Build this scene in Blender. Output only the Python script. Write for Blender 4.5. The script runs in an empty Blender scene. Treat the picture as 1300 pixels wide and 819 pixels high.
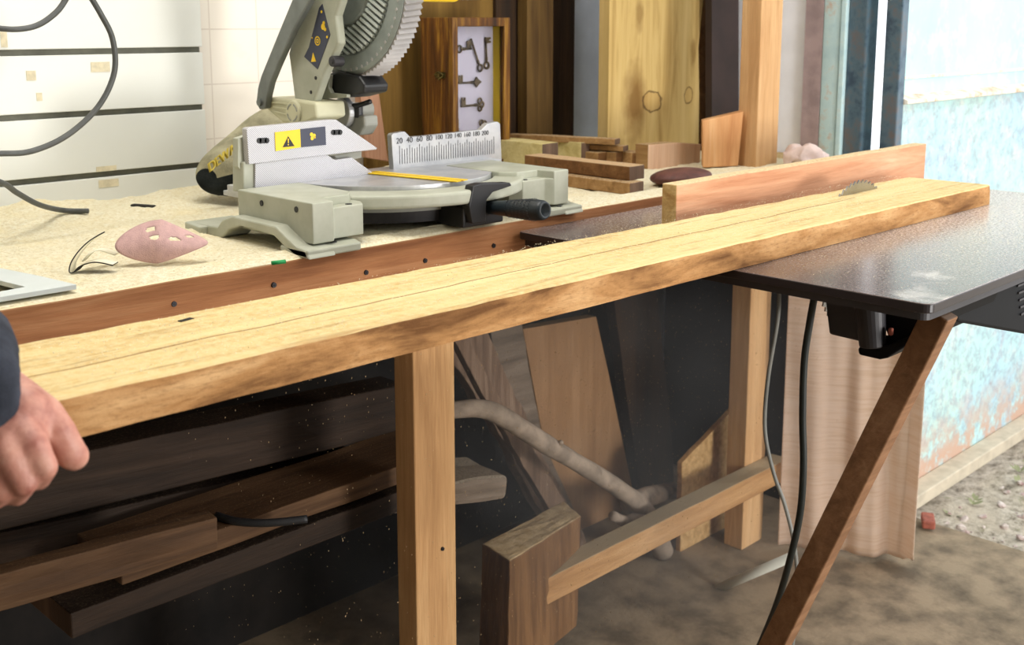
import bpy, bmesh, math, random
from mathutils import Vector as V, Matrix, noise
random.seed(7)
C = bpy.context.scene.collection
PI = math.pi
# ---------------------------------------------------------------- camera frame (used to read positions off the photograph)
F, CX, CY, CZ = 1440.0, 650.0, 280.0, 1.21
TH = math.atan(250/1440); HD = math.radians(44.8)
HX, HY = math.cos(HD), math.sin(HD)
def ray(px, py):
    r = (px-CX)/F; d = (py-CY)/F
    fh = math.cos(TH)-d*math.sin(TH); up = -math.sin(TH)-d*math.cos(TH)
    return V((fh*HX+r*HY, fh*HY-r*HX, up))
CAM = V((0, 0, CZ))
def atz(px, py, z): r = ray(px, py); return CAM+r*((z-CZ)/r.z)
def aty(px, py, y): r = ray(px, py); return CAM+r*(y/r.y)
def atx(px, py, x): r = ray(px, py); return CAM+r*(x/r.x)
def atd(px, py, d): return CAM+ray(px, py)*d          # d metres ahead
# ---------------------------------------------------------------- materials
M = {}
def nodes(name):
    m = bpy.data.materials.new(name); m.use_nodes = True
    nt = m.node_tree; b = nt.nodes['Principled BSDF']; M[name] = m
    return m, nt, b
def lk(nt, a, b): nt.links.new(a, b)
def c4(c): return (c[0], c[1], c[2], 1)
def lin(r, g, b):
    return tuple(((v/255)/12.92 if v/255 <= .04045 else ((v/255+.055)/1.055)**2.4) for v in (r, g, b))
def ramp(nt, fac, stops):
    n = nt.nodes.new('ShaderNodeValToRGB'); e = n.color_ramp.elements
    e[0].position, e[0].color = stops[0][0], c4(stops[0][1])
    e[1].position, e[1].color = stops[-1][0], c4(stops[-1][1])
    for p, c in stops[1:-1]:
        x = e.new(p); x.color = c4(c)
    lk(nt, fac, n.inputs[0]); return n.outputs[0]
def mixc(nt, f, a, b, mode='MIX'):
    n = nt.nodes.new('ShaderNodeMix'); n.data_type = 'RGBA'; n.blend_type = mode
    for s, v in ((n.inputs[0], f), (n.inputs[6], a), (n.inputs[7], b)):
        if isinstance(v, (int, float)): s.default_value = v
        elif isinstance(v, tuple): s.default_value = c4(v)
        else: lk(nt, v, s)
    return n.outputs[2]
def noise_n(nt, vec, sc, det=4, rough=.6, dist=0):
    n = nt.nodes.new('ShaderNodeTexNoise'); n.inputs['Scale'].default_value = sc
    n.inputs['Detail'].default_value = det; n.inputs['Roughness'].default_value = rough
    n.inputs['Distortion'].default_value = dist
    lk(nt, vec, n.inputs['Vector']); return n.outputs['Fac']
def coords(nt, scale=(1, 1, 1), rnd=True):
    t = nt.nodes.new('ShaderNodeTexCoord'); mp = nt.nodes.new('ShaderNodeMapping')
    mp.inputs['Scale'].default_value = scale
    lk(nt, t.outputs['Object'], mp.inputs['Vector'])
    if rnd:
        oi = nt.nodes.new('ShaderNodeObjectInfo'); mu = nt.nodes.new('ShaderNodeMath'); mu.operation = 'MULTIPLY'
        mu.inputs[1].default_value = 37; lk(nt, oi.outputs['Random'], mu.inputs[0])
        lk(nt, mu.outputs[0], mp.inputs['Location'])
    return mp.outputs['Vector']
def bump(nt, b, h, s, d=.01):
    n = nt.nodes.new('ShaderNodeBump'); n.inputs['Strength'].default_value = s; n.inputs['Distance'].default_value = d
    lk(nt, h, n.inputs['Height']); lk(nt, n.outputs[0], b.inputs['Normal'])
def mrange(nt, v, a, b_, c=0., d=1.):
    n = nt.nodes.new('ShaderNodeMapRange'); lk(nt, v, n.inputs[0])
    for i, x in enumerate((a, b_, c, d)): n.inputs[i+1].default_value = x
    return n.outputs[0]
def wood(name, cd, cm, cl, axis='X', dust=0., dustc=None, rough=.75, knots=0., gs=1., bs=.35):
    m, nt, b = nodes(name)
    st = {'X': (1.6, 22, 22), 'Y': (22, 1.6, 22), 'Z': (22, 22, 1.6)}[axis]
    st = tuple(s*gs for s in st)
    v = coords(nt, st); g = noise_n(nt, v, 1.6, 5, .62, .8)
    v2 = coords(nt, tuple(s*5 for s in st)); f = noise_n(nt, v2, 2.2, 3, .6)
    v3 = coords(nt, (1, 1, 1)); big = noise_n(nt, v3, 3.5, 3)
    col = ramp(nt, g, [(.30, cd), (.5, cm), (.72, cl)])
    col = mixc(nt, mrange(nt, f, .35, .75, 0, .35), col, tuple(x*.55 for x in cm))
    col = mixc(nt, mrange(nt, big, .35, .7, 0, .35), col, cd)
    if knots:
        vo = nt.nodes.new('ShaderNodeTexVoronoi'); vo.inputs['Scale'].default_value = knots
        kst = {'X': (.45, 1, 1), 'Y': (1, .45, 1), 'Z': (1, 1, .45)}[axis]
        lk(nt, coords(nt, kst), vo.inputs['Vector'])
        k = mrange(nt, vo.outputs['Distance'], .06, .16, .85, 0)
        col = mixc(nt, k, col, tuple(x*.3 for x in cm))
    if dust:
        ge = nt.nodes.new('ShaderNodeNewGeometry'); sp = nt.nodes.new('ShaderNodeSeparateXYZ')
        lk(nt, ge.outputs['True Normal'], sp.inputs[0])
        up = mrange(nt, sp.outputs['Z'], .35, .8)
        dn = noise_n(nt, v3, 260, 4, .7)
        mm = nt.nodes.new('ShaderNodeMath'); mm.operation = 'MULTIPLY'
        lk(nt, up, mm.inputs[0]); lk(nt, mrange(nt, dn, .62-dust*.45, .78-dust*.35), mm.inputs[1])
        col = mixc(nt, mm.outputs[0], col, dustc or lin(196, 176, 142))
        if False: pass
    lk(nt, col, b.inputs['Base Color']); b.inputs['Roughness'].default_value = rough
    b.inputs['Specular IOR Level'].default_value = .25
    bump(nt, b, f, bs, .003)
    return m
def plain(name, col, rough=.5, metal=0., var=.12, vs=12, spec=.5, bs=0., bsc=300, col2=None):
    m, nt, b = nodes(name)
    v = coords(nt); n = noise_n(nt, v, vs, 5)
    c2 = col2 or tuple(x*(1-var*2.2) for x in col)
    lk(nt, ramp(nt, n, [(.35, c2), (.6, col)]), b.inputs['Base Color'])
    b.inputs['Roughness'].default_value = rough; b.inputs['Metallic'].default_value = metal
    b.inputs['Specular IOR Level'].default_value = spec
    if bs: bump(nt, b, noise_n(nt, v, bsc, 3), bs, .002)
    return m
# woods
wood('pine', lin(168, 128, 72), lin(205, 172, 112), lin(226, 200, 146), knots=2.2, dust=.35, dustc=lin(232, 214, 166))
wood('pine_z', lin(140, 98, 54), lin(176, 128, 74), lin(196, 150, 94), axis='Z', knots=1.4)
wood('post_wood', lin(166, 120, 76), lin(190, 142, 96), lin(206, 160, 116), axis='Z')
wood('apron_wood', lin(128, 80, 48), lin(166, 112, 72), lin(190, 140, 98), dust=1.1, dustc=lin(234, 222, 182))
wood('fence_wood', lin(176, 120, 86), lin(208, 156, 120), lin(224, 180, 146), knots=2.5, dust=.7, dustc=lin(226, 206, 160))
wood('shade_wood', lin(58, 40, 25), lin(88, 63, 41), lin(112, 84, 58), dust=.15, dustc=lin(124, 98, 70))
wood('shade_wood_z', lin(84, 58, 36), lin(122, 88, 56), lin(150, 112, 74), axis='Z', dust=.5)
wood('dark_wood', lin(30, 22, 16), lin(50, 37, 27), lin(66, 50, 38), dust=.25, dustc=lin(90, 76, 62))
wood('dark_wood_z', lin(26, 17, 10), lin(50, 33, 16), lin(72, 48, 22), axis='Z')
wood('golden_board', lin(62, 42, 18), lin(96, 72, 34), lin(120, 94, 46), axis='Z', gs=.7)
wood('olive_ply', lin(84, 60, 22), lin(112, 84, 34), lin(132, 102, 46), axis='Z', gs=.5)
wood('burnt_wood', lin(36, 20, 8), lin(104, 64, 20), lin(184, 136, 44), axis='Z', rough=.45, gs=1.3)
wood('wide_plank', lin(130, 98, 48), lin(172, 140, 80), lin(190, 160, 100), axis='Z', gs=.5)
wood('pink_plank', lin(140, 100, 74), lin(172, 130, 104), lin(190, 150, 122), axis='Z')
wood('yellow_beam', lin(186, 166, 104), lin(212, 196, 138), lin(226, 214, 160), axis='Y')
wood('block_wood', lin(128, 94, 56), lin(164, 126, 80), lin(190, 152, 104), axis='Y', dust=.4)
wood('brown_block', lin(86, 56, 28), lin(116, 80, 44), lin(140, 102, 62), axis='Y', dust=.9, dustc=lin(190, 160, 122))
wood('end_grain', lin(82, 66, 54), lin(106, 84, 68), lin(140, 112, 92), gs=.4, axis='Z')
wood('pink_end', lin(186, 144, 116), lin(214, 178, 148), lin(228, 200, 172), axis='Z', gs=.6)
wood('orange_block', lin(176, 120, 74), lin(214, 164, 112), lin(230, 194, 148), axis='Z', gs=.5)
wood('grey_log', lin(88, 76, 64), lin(128, 112, 96), lin(150, 134, 118), axis='X', dust=.7, dustc=lin(176, 162, 142))
wood('bark_board', lin(86, 66, 52), lin(134, 108, 88), lin(168, 142, 120), axis='Z', gs=1.2, bs=.8)
wood('tan_plank', lin(146, 108, 74), lin(168, 128, 90), lin(186, 146, 108), axis='Z', gs=.5)
wood('leg_wood', lin(104, 74, 50), lin(132, 96, 68), lin(150, 116, 86), axis='Z')
wood('rail_wood', lin(150, 108, 66), lin(184, 142, 96), lin(204, 164, 120), dust=1.0, dustc=lin(176, 158, 128))
wood('bench_leg', lin(138, 94, 52), lin(172, 124, 76), lin(192, 146, 98), axis='Z')
# sawdust covered rough board
def rough_board():
    m, nt, b = nodes('rough_board')
    v = coords(nt, (1.2, 14, 14)); g = noise_n(nt, v, 2, 5, .6, 1)
    col = ramp(nt, g, [(.3, lin(186, 148, 88)), (.5, lin(222, 190, 128)), (.7, lin(236, 212, 156))])
    ve = coords(nt, (1, 1, 1), False)
    f = noise_n(nt, coords(nt, (18, 160, 160)), 1.5, 4)
    ge = nt.nodes.new('ShaderNodeNewGeometry'); sp = nt.nodes.new('ShaderNodeSeparateXYZ')
    lk(nt, ge.outputs['True Normal'], sp.inputs[0]); up = mrange(nt, sp.outputs['Z'], .3, .8)
    # sawn edge: warmer, blotched
    eg = noise_n(nt, coords(nt, (2.2, 9, 9)), 3, 4, .6, .5)
    edge = ramp(nt, eg, [(.32, lin(104, 70, 40)), (.5, lin(170, 126, 80)), (.7, lin(204, 164, 116))])
    edge = mixc(nt, mrange(nt, noise_n(nt, coords(nt, (30, 30, 120)), 3, 3), .5, .75, 0, .5), edge, lin(110, 76, 44))
    dn = noise_n(nt, ve, 90, 5, .75)
    top = mixc(nt, mrange(nt, dn, .35, .62, .1, .85), col, lin(228, 210, 160))
    top = mixc(nt, mrange(nt, noise_n(nt, coords(nt, (4, 50, 50)), 2, 4), .56, .70, 0, .55), top, lin(150, 112, 66))
    sx = nt.nodes.new('ShaderNodeSeparateXYZ'); lk(nt, ve, sx.inputs[0])
    a = nt.nodes.new('ShaderNodeMath'); a.operation = 'ADD'; a.inputs[1].default_value = .012
    wv = noise_n(nt, ve, 6, 2); ml = nt.nodes.new('ShaderNodeMath'); ml.operation = 'MULTIPLY_ADD'
    lk(nt, wv, ml.inputs[0]); ml.inputs[1].default_value = .012; lk(nt, sx.outputs['Y'], ml.inputs[2])
    lk(nt, ml.outputs[0], a.inputs[0]); ab = nt.nodes.new('ShaderNodeMath'); ab.operation = 'ABSOLUTE'; lk(nt, a.outputs[0], ab.inputs[0])
    crack = mrange(nt, ab.outputs[0], .0005, .0022, .9, 0)
    cx = nt.nodes.new('ShaderNodeMath'); cx.operation = 'LESS_THAN'; lk(nt, sx.outputs['X'], cx.inputs[0]); cx.inputs[1].default_value = .55
    mu = nt.nodes.new('ShaderNodeMath'); mu.operation = 'MULTIPLY'; lk(nt, crack, mu.inputs[0]); lk(nt, cx.outputs[0], mu.inputs[1])
    top = mixc(nt, mu.outputs[0], top, lin(132, 88, 40))
    lk(nt, mixc(nt, up, edge, top), b.inputs['Base Color'])
    b.inputs['Roughness'].default_value = .85; b.inputs['Specular IOR Level'].default_value = .15
    ad = nt.nodes.new('ShaderNodeMath'); ad.operation = 'ADD'; lk(nt, dn, ad.inputs[0]); lk(nt, f, ad.inputs[1])
    bump(nt, b, ad.outputs[0], .55, .002)
rough_board()
def sawdust_mat():
    m, nt, b = nodes('sawdust')
    v = coords(nt, (1, 1, 1), False)
    n = noise_n(nt, v, 160, 6, .75); n2 = noise_n(nt, v, 14, 4)
    col = ramp(nt, n, [(.3, lin(218, 202, 160)), (.5, lin(240, 230, 198)), (.68, lin(250, 245, 224))])
    col = mixc(nt, mrange(nt, n2, .5, .7, 0, .35), col, lin(240, 222, 170))
    lk(nt, col, b.inputs['Base Color']); b.inputs['Roughness'].default_value = 1; b.inputs['Specular IOR Level'].default_value = .05
    bump(nt, b, n, .9, .004)
sawdust_mat()
plain('chip', lin(250, 240, 206), .9, spec=.1)
plain('tan_dust', lin(206, 182, 144), .95, spec=.05, col2=lin(180, 152, 112), vs=60, bs=.6)
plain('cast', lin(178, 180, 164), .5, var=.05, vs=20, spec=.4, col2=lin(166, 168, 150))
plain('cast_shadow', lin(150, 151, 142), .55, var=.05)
plain('machined', lin(196, 196, 196), .38, .55, var=.06, vs=30, spec=.5, col2=lin(176, 178, 182))
plain('cream_cast', lin(206, 203, 172), .5, var=.05, spec=.4)
plain('guard_plastic', lin(150, 158, 154), .35, .15, var=.1, vs=14, col2=lin(126, 134, 130))
plain('rim_plastic', lin(176, 172, 170), .45, .05, var=.1)
plain('rib_plastic', lin(206, 214, 208), .4, var=.05)
plain('lever_steel', lin(126, 130, 126), .4, .5, var=.12, vs=16)
plain('chrome', lin(170, 170, 170), .2, 1, var=.1)
plain('black_plastic', lin(26, 26, 28), .42, spec=.5, var=.1)
plain('black_rubber', lin(34, 35, 38), .5, spec=.45, bs=.3, bsc=500)
plain('navy_plastic', lin(30, 40, 46), .4, spec=.5, bs=.2)
plain('cable', lin(84, 86, 84), .5, spec=.4, var=.12, vs=40)
plain('black_cable', lin(28, 34, 32), .45, spec=.4)
plain('grey_cable', lin(128, 128, 122), .5, spec=.4)
plain('housing', lin(46, 44, 48), .5, spec=.5, var=.15)
plain('housing_dark', lin(10, 11, 14), .6, spec=.15)
plain('sand_metal', lin(196, 184, 162), .8, var=.1, vs=20)
plain('table_edge', lin(40, 34, 36), .3, spec=.5, var=.1)
plain('pvc', lin(218, 218, 206), .45, var=.03, spec=.4, col2=lin(208, 208, 196))
plain('yellow', lin(246, 206, 30), .5, var=.04)
plain('yellow_paint', lin(200, 170, 10), .5, var=.05)
plain('sticker_blue', lin(56, 60, 80), .5, var=.05)
plain('worn_yellow', lin(206, 184, 84), .9, var=.15, vs=60, spec=.1)
plain('ink', lin(30, 30, 32), .6, var=.02)
plain('groove', lin(104, 104, 90), .6, .2, var=.15, vs=30)
plain('slat_white', lin(226, 228, 222), .4, var=.012, vs=6, spec=.4)
plain('tape', lin(224, 214, 184), .8, var=.1, vs=60)
plain('white_frame', lin(205, 212, 210), .45, var=.04, spec=.4)
plain('white_side', lin(168, 168, 158), .6, .3, var=.06)
plain('disc_red', lin(204, 168, 164), .9, var=.06, vs=90, spec=.1, bs=.6, bsc=700)
plain('disc_back', lin(182, 128, 72), .8, var=.1, spec=.1)
plain('paper', lin(232, 226, 200), .8, var=.05)
plain('emery', lin(52, 50, 46), .9, var=.1, spec=.2)
plain('cloth_white', lin(222, 200, 192), .9, var=.1, vs=30)
plain('leather', lin(104, 62, 52), .6, var=.25, vs=30)
plain('blue_wall', lin(206, 218, 236), .7, var=.06, vs=9)
plain('dark_strip', lin(48, 34, 32), .6, var=.2)
plain('key_metal', lin(112, 96, 72), .4, .7, var=.3, vs=40)
plain('latch_metal', lin(110, 100, 56), .35, .8, var=.3, vs=60)
plain('white_card', lin(205, 200, 218), .8, var=.02)
plain('plaster_dark', lin(186, 166, 168), .9, var=.12, vs=20, bs=.3)
plain('plaster_white', lin(244, 245, 250), .8, var=.03)
plain('room_wall', lin(200, 192, 176), .9, var=.04)
plain('painted_shade', lin(34, 29, 25), .95, var=.3, vs=8, bs=.4, bsc=60)  # near-black shade colour for the sheets added under the bench
plain('floor_dirt', lin(150, 132, 108), .95, var=.25, vs=12, bs=.5, bsc=90)
plain('green', lin(30, 170, 90), .5)
plain('brick', lin(170, 96, 78), .9, var=.2, vs=40)
plain('jacket', lin(60, 64, 74), .9, var=.2, vs=40, spec=.15, bs=.5, bsc=600)
plain('branch', lin(168, 150, 132), .8, var=.18, vs=30, spec=.2, bs=.4, bsc=80)
plain('osb', lin(208, 172, 120), .9, col2=lin(176, 136, 86), vs=70, spec=.1, bs=.5, bsc=120)
plain('cut_side', lin(206, 160, 104), .9, col2=lin(168, 120, 72), vs=50, spec=.1, bs=.8, bsc=160)
plain('screw', lin(48, 46, 48), .45, .7)
plain('rag_stone', lin(200, 190, 182), .9, col2=lin(150, 120, 116), vs=30)
plain('bag_dark', lin(44, 48, 48), .9, col2=lin(26, 30, 32), vs=30, spec=.1, bs=.5)
plain('bag_light', lin(176, 170, 142), .9, col2=lin(140, 136, 112), vs=30, spec=.1, bs=.5)
def skin():
    m, nt, b = nodes('skin')
    v = coords(nt, (1, 1, 1), False); n = noise_n(nt, v, 45, 4)
    lk(nt, ramp(nt, n, [(.3, lin(150, 92, 80)), (.5, lin(184, 128, 112)), (.7, lin(202, 152, 134))]), b.inputs['Base Color'])
    b.inputs['Roughness'].default_value = .5; b.inputs['Subsurface Weight'].default_value = .12
    b.inputs['Subsurface Radius'].default_value = (.012, .005, .003); b.inputs['Subsurface Scale'].default_value = 1
    bump(nt, b, noise_n(nt, v, 260, 4), .25, .002)
skin()
def tiles():
    m, nt, b = nodes('tiles'); v = coords(nt, (1, 1, 1), False)
    s = nt.nodes.new('ShaderNodeSeparateXYZ'); lk(nt, v, s.inputs[0]); cb = nt.nodes.new('ShaderNodeCombineXYZ')
    lk(nt, s.outputs['X'], cb.inputs[0]); lk(nt, s.outputs['Z'], cb.inputs[1])
    br = nt.nodes.new('ShaderNodeTexBrick'); br.offset = 0; lk(nt, cb.outputs[0], br.inputs['Vector'])
    br.inputs['Scale'].default_value = 1; br.inputs['Brick Width'].default_value = .1; br.inputs['Row Height'].default_value = .1
    br.inputs['Mortar Size'].default_value = .0016; br.inputs['Mortar Smooth'].default_value = .4
    br.inputs['Color1'].default_value = c4(lin(234, 226, 212)); br.inputs['Color2'].default_value = c4(lin(230, 222, 208))
    br.inputs['Mortar'].default_value = c4(lin(214, 203, 188))
    n = noise_n(nt, v, 8, 5)
    lk(nt, mixc(nt, mrange(nt, n, .6, .75, 0, .3), br.outputs['Color'], lin(222, 200, 160)), b.inputs['Base Color'])
    b.inputs['Roughness'].default_value = .3
    bump(nt, b, br.outputs['Fac'], -.3, .002)
tiles()
def rusty():
    m, nt, b = nodes('gate_paint'); v = coords(nt, (1, 1, 1), False)
    n1 = noise_n(nt, v, 3.2, 6, .65); n2 = noise_n(nt, v, 14, 7, .75); n3 = noise_n(nt, v, 38, 6, .8)
    col = ramp(nt, n1, [(.3, lin(168, 198, 216)), (.5, lin(178, 216, 216)), (.7, lin(186, 216, 204))])
    col = mixc(nt, mrange(nt, n2, .5, .64, 0, .5), col, lin(214, 200, 196))
    s = nt.nodes.new('ShaderNodeSeparateXYZ'); lk(nt, v, s.inputs[0])
    low = mrange(nt, s.outputs['Z'], 1.06, 1.0, .0, .5)
    a = nt.nodes.new('ShaderNodeMath'); a.operation = 'MULTIPLY'; lk(nt, mrange(nt, n3, .46, .58), a.inputs[0]); lk(nt, low, a.inputs[1])
    col = mixc(nt, a.outputs[0], col, lin(128, 138, 158))
    bot = mrange(nt, s.outputs['Z'], .22, .06, 0., 1.)
    a2 = nt.nodes.new('ShaderNodeMath'); a2.operation = 'MULTIPLY'; lk(nt, mrange(nt, n2, .40, .52), a2.inputs[0]); lk(nt, bot, a2.inputs[1])
    col = mixc(nt, a2.outputs[0], col, lin(190, 158, 138))
    col = mixc(nt, mrange(nt, n3, .62, .72, 0, .7), col, lin(150, 132, 122))
    lk(nt, col, b.inputs['Base Color']); b.inputs['Roughness'].default_value = .55; bump(nt, b, n3, .2, .003)
    m, nt, b = nodes('rust_dark'); v = coords(nt, (1, 1, 1)); n = noise_n(nt, v, 22, 6, .7)
    lk(nt, ramp(nt, n, [(.35, lin(46, 66, 84)), (.5, lin(74, 98, 112)), (.66, lin(96, 92, 92))]), b.inputs['Base Color']); b.inputs['Roughness'].default_value = .5
    m, nt, b = nodes('frame_paint'); v = coords(nt, (1, 1, 1)); n = noise_n(nt, v, 18, 6, .7)
    lk(nt, ramp(nt, n, [(.35, lin(176, 208, 216)), (.55, lin(194, 222, 226)), (.68, lin(200, 186, 172))]), b.inputs['Base Color']); b.inputs['Roughness'].default_value = .5
    m, nt, b = nodes('ledge'); v = coords(nt, (1, 1, 1)); n = noise_n(nt, v, 26, 6, .7)
    lk(nt, ramp(nt, n, [(.35, lin(196, 160, 130)), (.5, lin(236, 226, 206)), (.62, lin(240, 234, 220))]), b.inputs['Base Color']); b.inputs['Roughness'].default_value = .7
rusty()
def ground_mat():
    m, nt, b = nodes('rubble'); v = coords(nt, (1, 1, 1), False)
    n = noise_n(nt, v, 30, 8, .8); n2 = noise_n(nt, v, 6, 4)
    col = ramp(nt, n, [(.36, lin(112, 102, 88)), (.48, lin(186, 174, 156)), (.62, lin(222, 212, 196))])
    col = mixc(nt, mrange(nt, n2, .52, .7, 0, .6), col, lin(206, 192, 170))
    col = mixc(nt, mrange(nt, noise_n(nt, v, 17, 5), .63, .7, 0, .55), col, lin(120, 124, 72))
    lk(nt, col, b.inputs['Base Color']); b.inputs['Roughness'].default_value = 1; bump(nt, b, n, .8, .02)
ground_mat()
def dark_table():
    m, nt, b = nodes('table_top'); v = coords(nt, (1, 1, 1), False)
    n = noise_n(nt, v, 4, 4, .6, .3); n2 = noise_n(nt, v, 260, 4, .7)
    base = ramp(nt, n, [(.35, lin(76, 60, 58)), (.65, lin(100, 84, 80))])
    s = nt.nodes.new('ShaderNodeSeparateXYZ'); lk(nt, v, s.inputs[0])
    amt = mrange(nt, s.outputs['X'], 1.3, 2.0, .10, 1.3)
    a = nt.nodes.new('ShaderNodeMath'); a.operation = 'MULTIPLY'; lk(nt, mrange(nt, n2, .32, .58), a.inputs[0]); lk(nt, amt, a.inputs[1])
    a3 = nt.nodes.new('ShaderNodeMath'); a3.operation = 'ADD'; lk(nt, a.outputs[0], a3.inputs[0]); lk(nt, mrange(nt, n, .63, .68, 0, .6), a3.inputs[1])
    lk(nt, mixc(nt, a3.outputs[0], base, lin(206, 194, 186)), b.inputs['Base Color'])
    lk(nt, mrange(nt, n2, .3, .7, .12, .32), b.inputs['Roughness'])
dark_table()
def canvas():
    m, nt, b = nodes('canvas'); v = coords(nt, (3, 3, 70), False)
    n = noise_n(nt, v, 3, 3, .6); n2 = noise_n(nt, coords(nt, (1, 1, 1), False), 4, 4)
    col = ramp(nt, n, [(.38, lin(230, 206, 182)), (.5, lin(238, 216, 196)), (.62, lin(240, 220, 202))])
    col = mixc(nt, mrange(nt, n2, .45, .7, 0, .5), col, lin(242, 228, 216))
    lk(nt, col, b.inputs['Base Color']); b.inputs['Roughness'].default_value = .9
    b.inputs['Specular IOR Level'].default_value = .1
    tr = nt.nodes.new('ShaderNodeBsdfTranslucent'); lk(nt, col, tr.inputs['Color']); mx = nt.nodes.new('ShaderNodeMixShader'); mx.inputs[0].default_value = .5
    lk(nt, b.outputs[0], mx.inputs[1]); lk(nt, tr.outputs[0], mx.inputs[2]); lk(nt, mx.outputs[0], nt.nodes['Material Output'].inputs['Surface'])
canvas()
def serrate():
    m, nt, b = nodes('ribbed_alu'); v = coords(nt, (1, 1, 1), False)
    w = nt.nodes.new('ShaderNodeTexWave'); w.wave_type = 'BANDS'; w.bands_direction = 'DIAGONAL'; w.inputs['Scale'].default_value = 190
    lk(nt, v, w.inputs['Vector'])
    lk(nt, ramp(nt, w.outputs['Fac'], [(.2, lin(160, 160, 164)), (.7, lin(208, 206, 210))]), b.inputs['Base Color'])
    b.inputs['Roughness'].default_value = .4; b.inputs['Metallic'].default_value = .35; bump(nt, b, w.outputs['Fac'], .4, .001)
serrate()
m_, nt_, b_ = nodes('glass'); b_.inputs['Base Color'].default_value = (1, 1, 1, 1); b_.inputs['Transmission Weight'].default_value = 1
b_.inputs['Roughness'].default_value = .02; b_.inputs['IOR'].default_value = 1.1
# ---------------------------------------------------------------- mesh helpers
def tag(o, label=None, cat=None, group=None, kind=None):
    if label: o['label'] = label
    if cat: o['category'] = cat
    if group: o['group'] = group
    if kind: o['kind'] = kind
    return o
def thing(name, loc, label, cat, group=None):
    o = bpy.data.objects.new(name, None); o.empty_display_size = .05; C.objects.link(o); o.location = loc
    return tag(o, label, cat, group)
WM = {}
def wmat(p): return WM.get(p.name, Matrix.Translation(p.location))
def link(name, me, mats, parent=None, smooth=False, bevel=0, mw=None, seg=2):
    if not isinstance(mats, (list, tuple)): mats = [mats]
    for m in mats: me.materials.append(M[m])
    if smooth:
        for p in me.polygons: p.use_smooth = True
    o = bpy.data.objects.new(name, me); C.objects.link(o)
    if mw is not None:
        if parent is not None:
            o.parent = parent; o.matrix_parent_inverse = wmat(parent).inverted()
        o.matrix_basis = mw; WM[o.name] = mw.copy()
    elif parent is not None:
        o.parent = parent; o.matrix_parent_inverse = wmat(parent).inverted(); WM[o.name] = Matrix.Identity(4)
    if bevel:
        b = o.modifiers.new('b', 'BEVEL'); b.width = bevel; b.segments = seg; b.limit_method = 'ANGLE'; b.angle_limit = math.radians(40)
    return o
def done(bm, name='m'):
    bmesh.ops.recalc_face_normals(bm, faces=bm.faces)
    me = bpy.data.meshes.new(name); bm.to_mesh(me); bm.free(); return me
def bx(bm, c, s, rot=None, mi=0):
    r = bmesh.ops.create_cube(bm, size=1)
    for v in r['verts']:
        p = V((v.co.x*s[0], v.co.y*s[1], v.co.z*s[2]))
        if rot is not None: p = rot @ p
        v.co = p+V(c)
    fs = {f for v in r['verts'] for f in v.link_faces}
    for f in fs: f.material_index = mi
    return r['verts']
def b2(bm, x0, x1, y0, y1, z0, z1, mi=0):
    return bx(bm, ((x0+x1)/2, (y0+y1)/2, (z0+z1)/2), (x1-x0, y1-y0, z1-z0), None, mi)
def frame(d, up=V((0, 0, 1))):
    d = V(d).normalized()
    if abs(d.dot(up)) > .98: up = V((0, 1, 0))
    s = d.cross(up).normalized(); u = s.cross(d).normalized()
    return d, s, u
def cyl(bm, a, b, r, r2=None, n=24, cap=True, mi=0):
    a, b = V(a), V(b); d, s, u = frame(b-a); r2 = r if r2 is None else r2
    A = [bm.verts.new(a+(s*math.cos(2*PI*i/n)+u*math.sin(2*PI*i/n))*r) for i in range(n)]
    B = [bm.verts.new(b+(s*math.cos(2*PI*i/n)+u*math.sin(2*PI*i/n))*r2) for i in range(n)]
    fs = [bm.faces.new((A[i], A[(i+1) % n], B[(i+1) % n], B[i])) for i in range(n)]
    if cap: fs += [bm.faces.new(A[::-1]), bm.faces.new(B)]
    for f in fs: f.material_index = mi
    return fs
def spline(pts, k=8):
    P = [V(p) for p in pts]; out = []
    for i in range(len(P)-1):
        p0 = P[max(i-1, 0)]; p1 = P[i]; p2 = P[i+1]; p3 = P[min(i+2, len(P)-1)]
        for j in range(k):
            t = j/k
            out.append(.5*((2*p1)+(p2-p0)*t+(2*p0-5*p1+4*p2-p3)*t*t+(3*p1-p0-3*p2+p3)*t*t*t))
    out.append(P[-1]); return out
def tube(bm, pts, rad, n=12, k=8, wob=0, seed=0):
    P = spline(pts, k); m = len(P)
    R = rad if isinstance(rad, (list, tuple)) else [rad]*len(pts)
    rings = []; up = V((0, 0, 1)); prev = None
    for i, p in enumerate(P):
        d = (P[min(i+1, m-1)]-P[max(i-1, 0)]).normalized()
        if prev is None: _, s, u = frame(d)
        else:
            s = (prev-d*prev.dot(d)).normalized(); u = s.cross(d)
        prev = s; t = i/k; j = min(int(t), len(R)-2); r = R[j]+(R[j+1]-R[j])*(t-j)
        ring = []
        for q in range(n):
            a = 2*PI*q/n; dr = s*math.cos(a)+u*math.sin(a)
            rr = r*(1+wob*noise.noise(V((p.x*18, p.y*18+seed, p.z*18))+dr*1.3))
            ring.append(bm.verts.new(p+dr*rr))
        rings.append(ring)
    for a, b in zip(rings, rings[1:]):
        for q in range(n): bm.faces.new((a[q], a[(q+1) % n], b[(q+1) % n], b[q]))
    bm.faces.new(rings[0][::-1]); bm.faces.new(rings[-1])
def prism(bm, poly, off, mi=0, mi_side=None):
    """poly: 3D points of one face, off: extrusion vector"""
    off = V(off); A = [bm.verts.new(V(p)) for p in poly]; B = [bm.verts.new(V(p)+off) for p in poly]
    fs = [bm.faces.new(A), bm.faces.new(B[::-1])]
    for f in fs: f.material_index = mi
    n = len(A)
    for i in range(n):
        f = bm.faces.new((A[i], B[i], B[(i+1) % n], A[(i+1) % n])); f.material_index = mi if mi_side is None else mi_side
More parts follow.
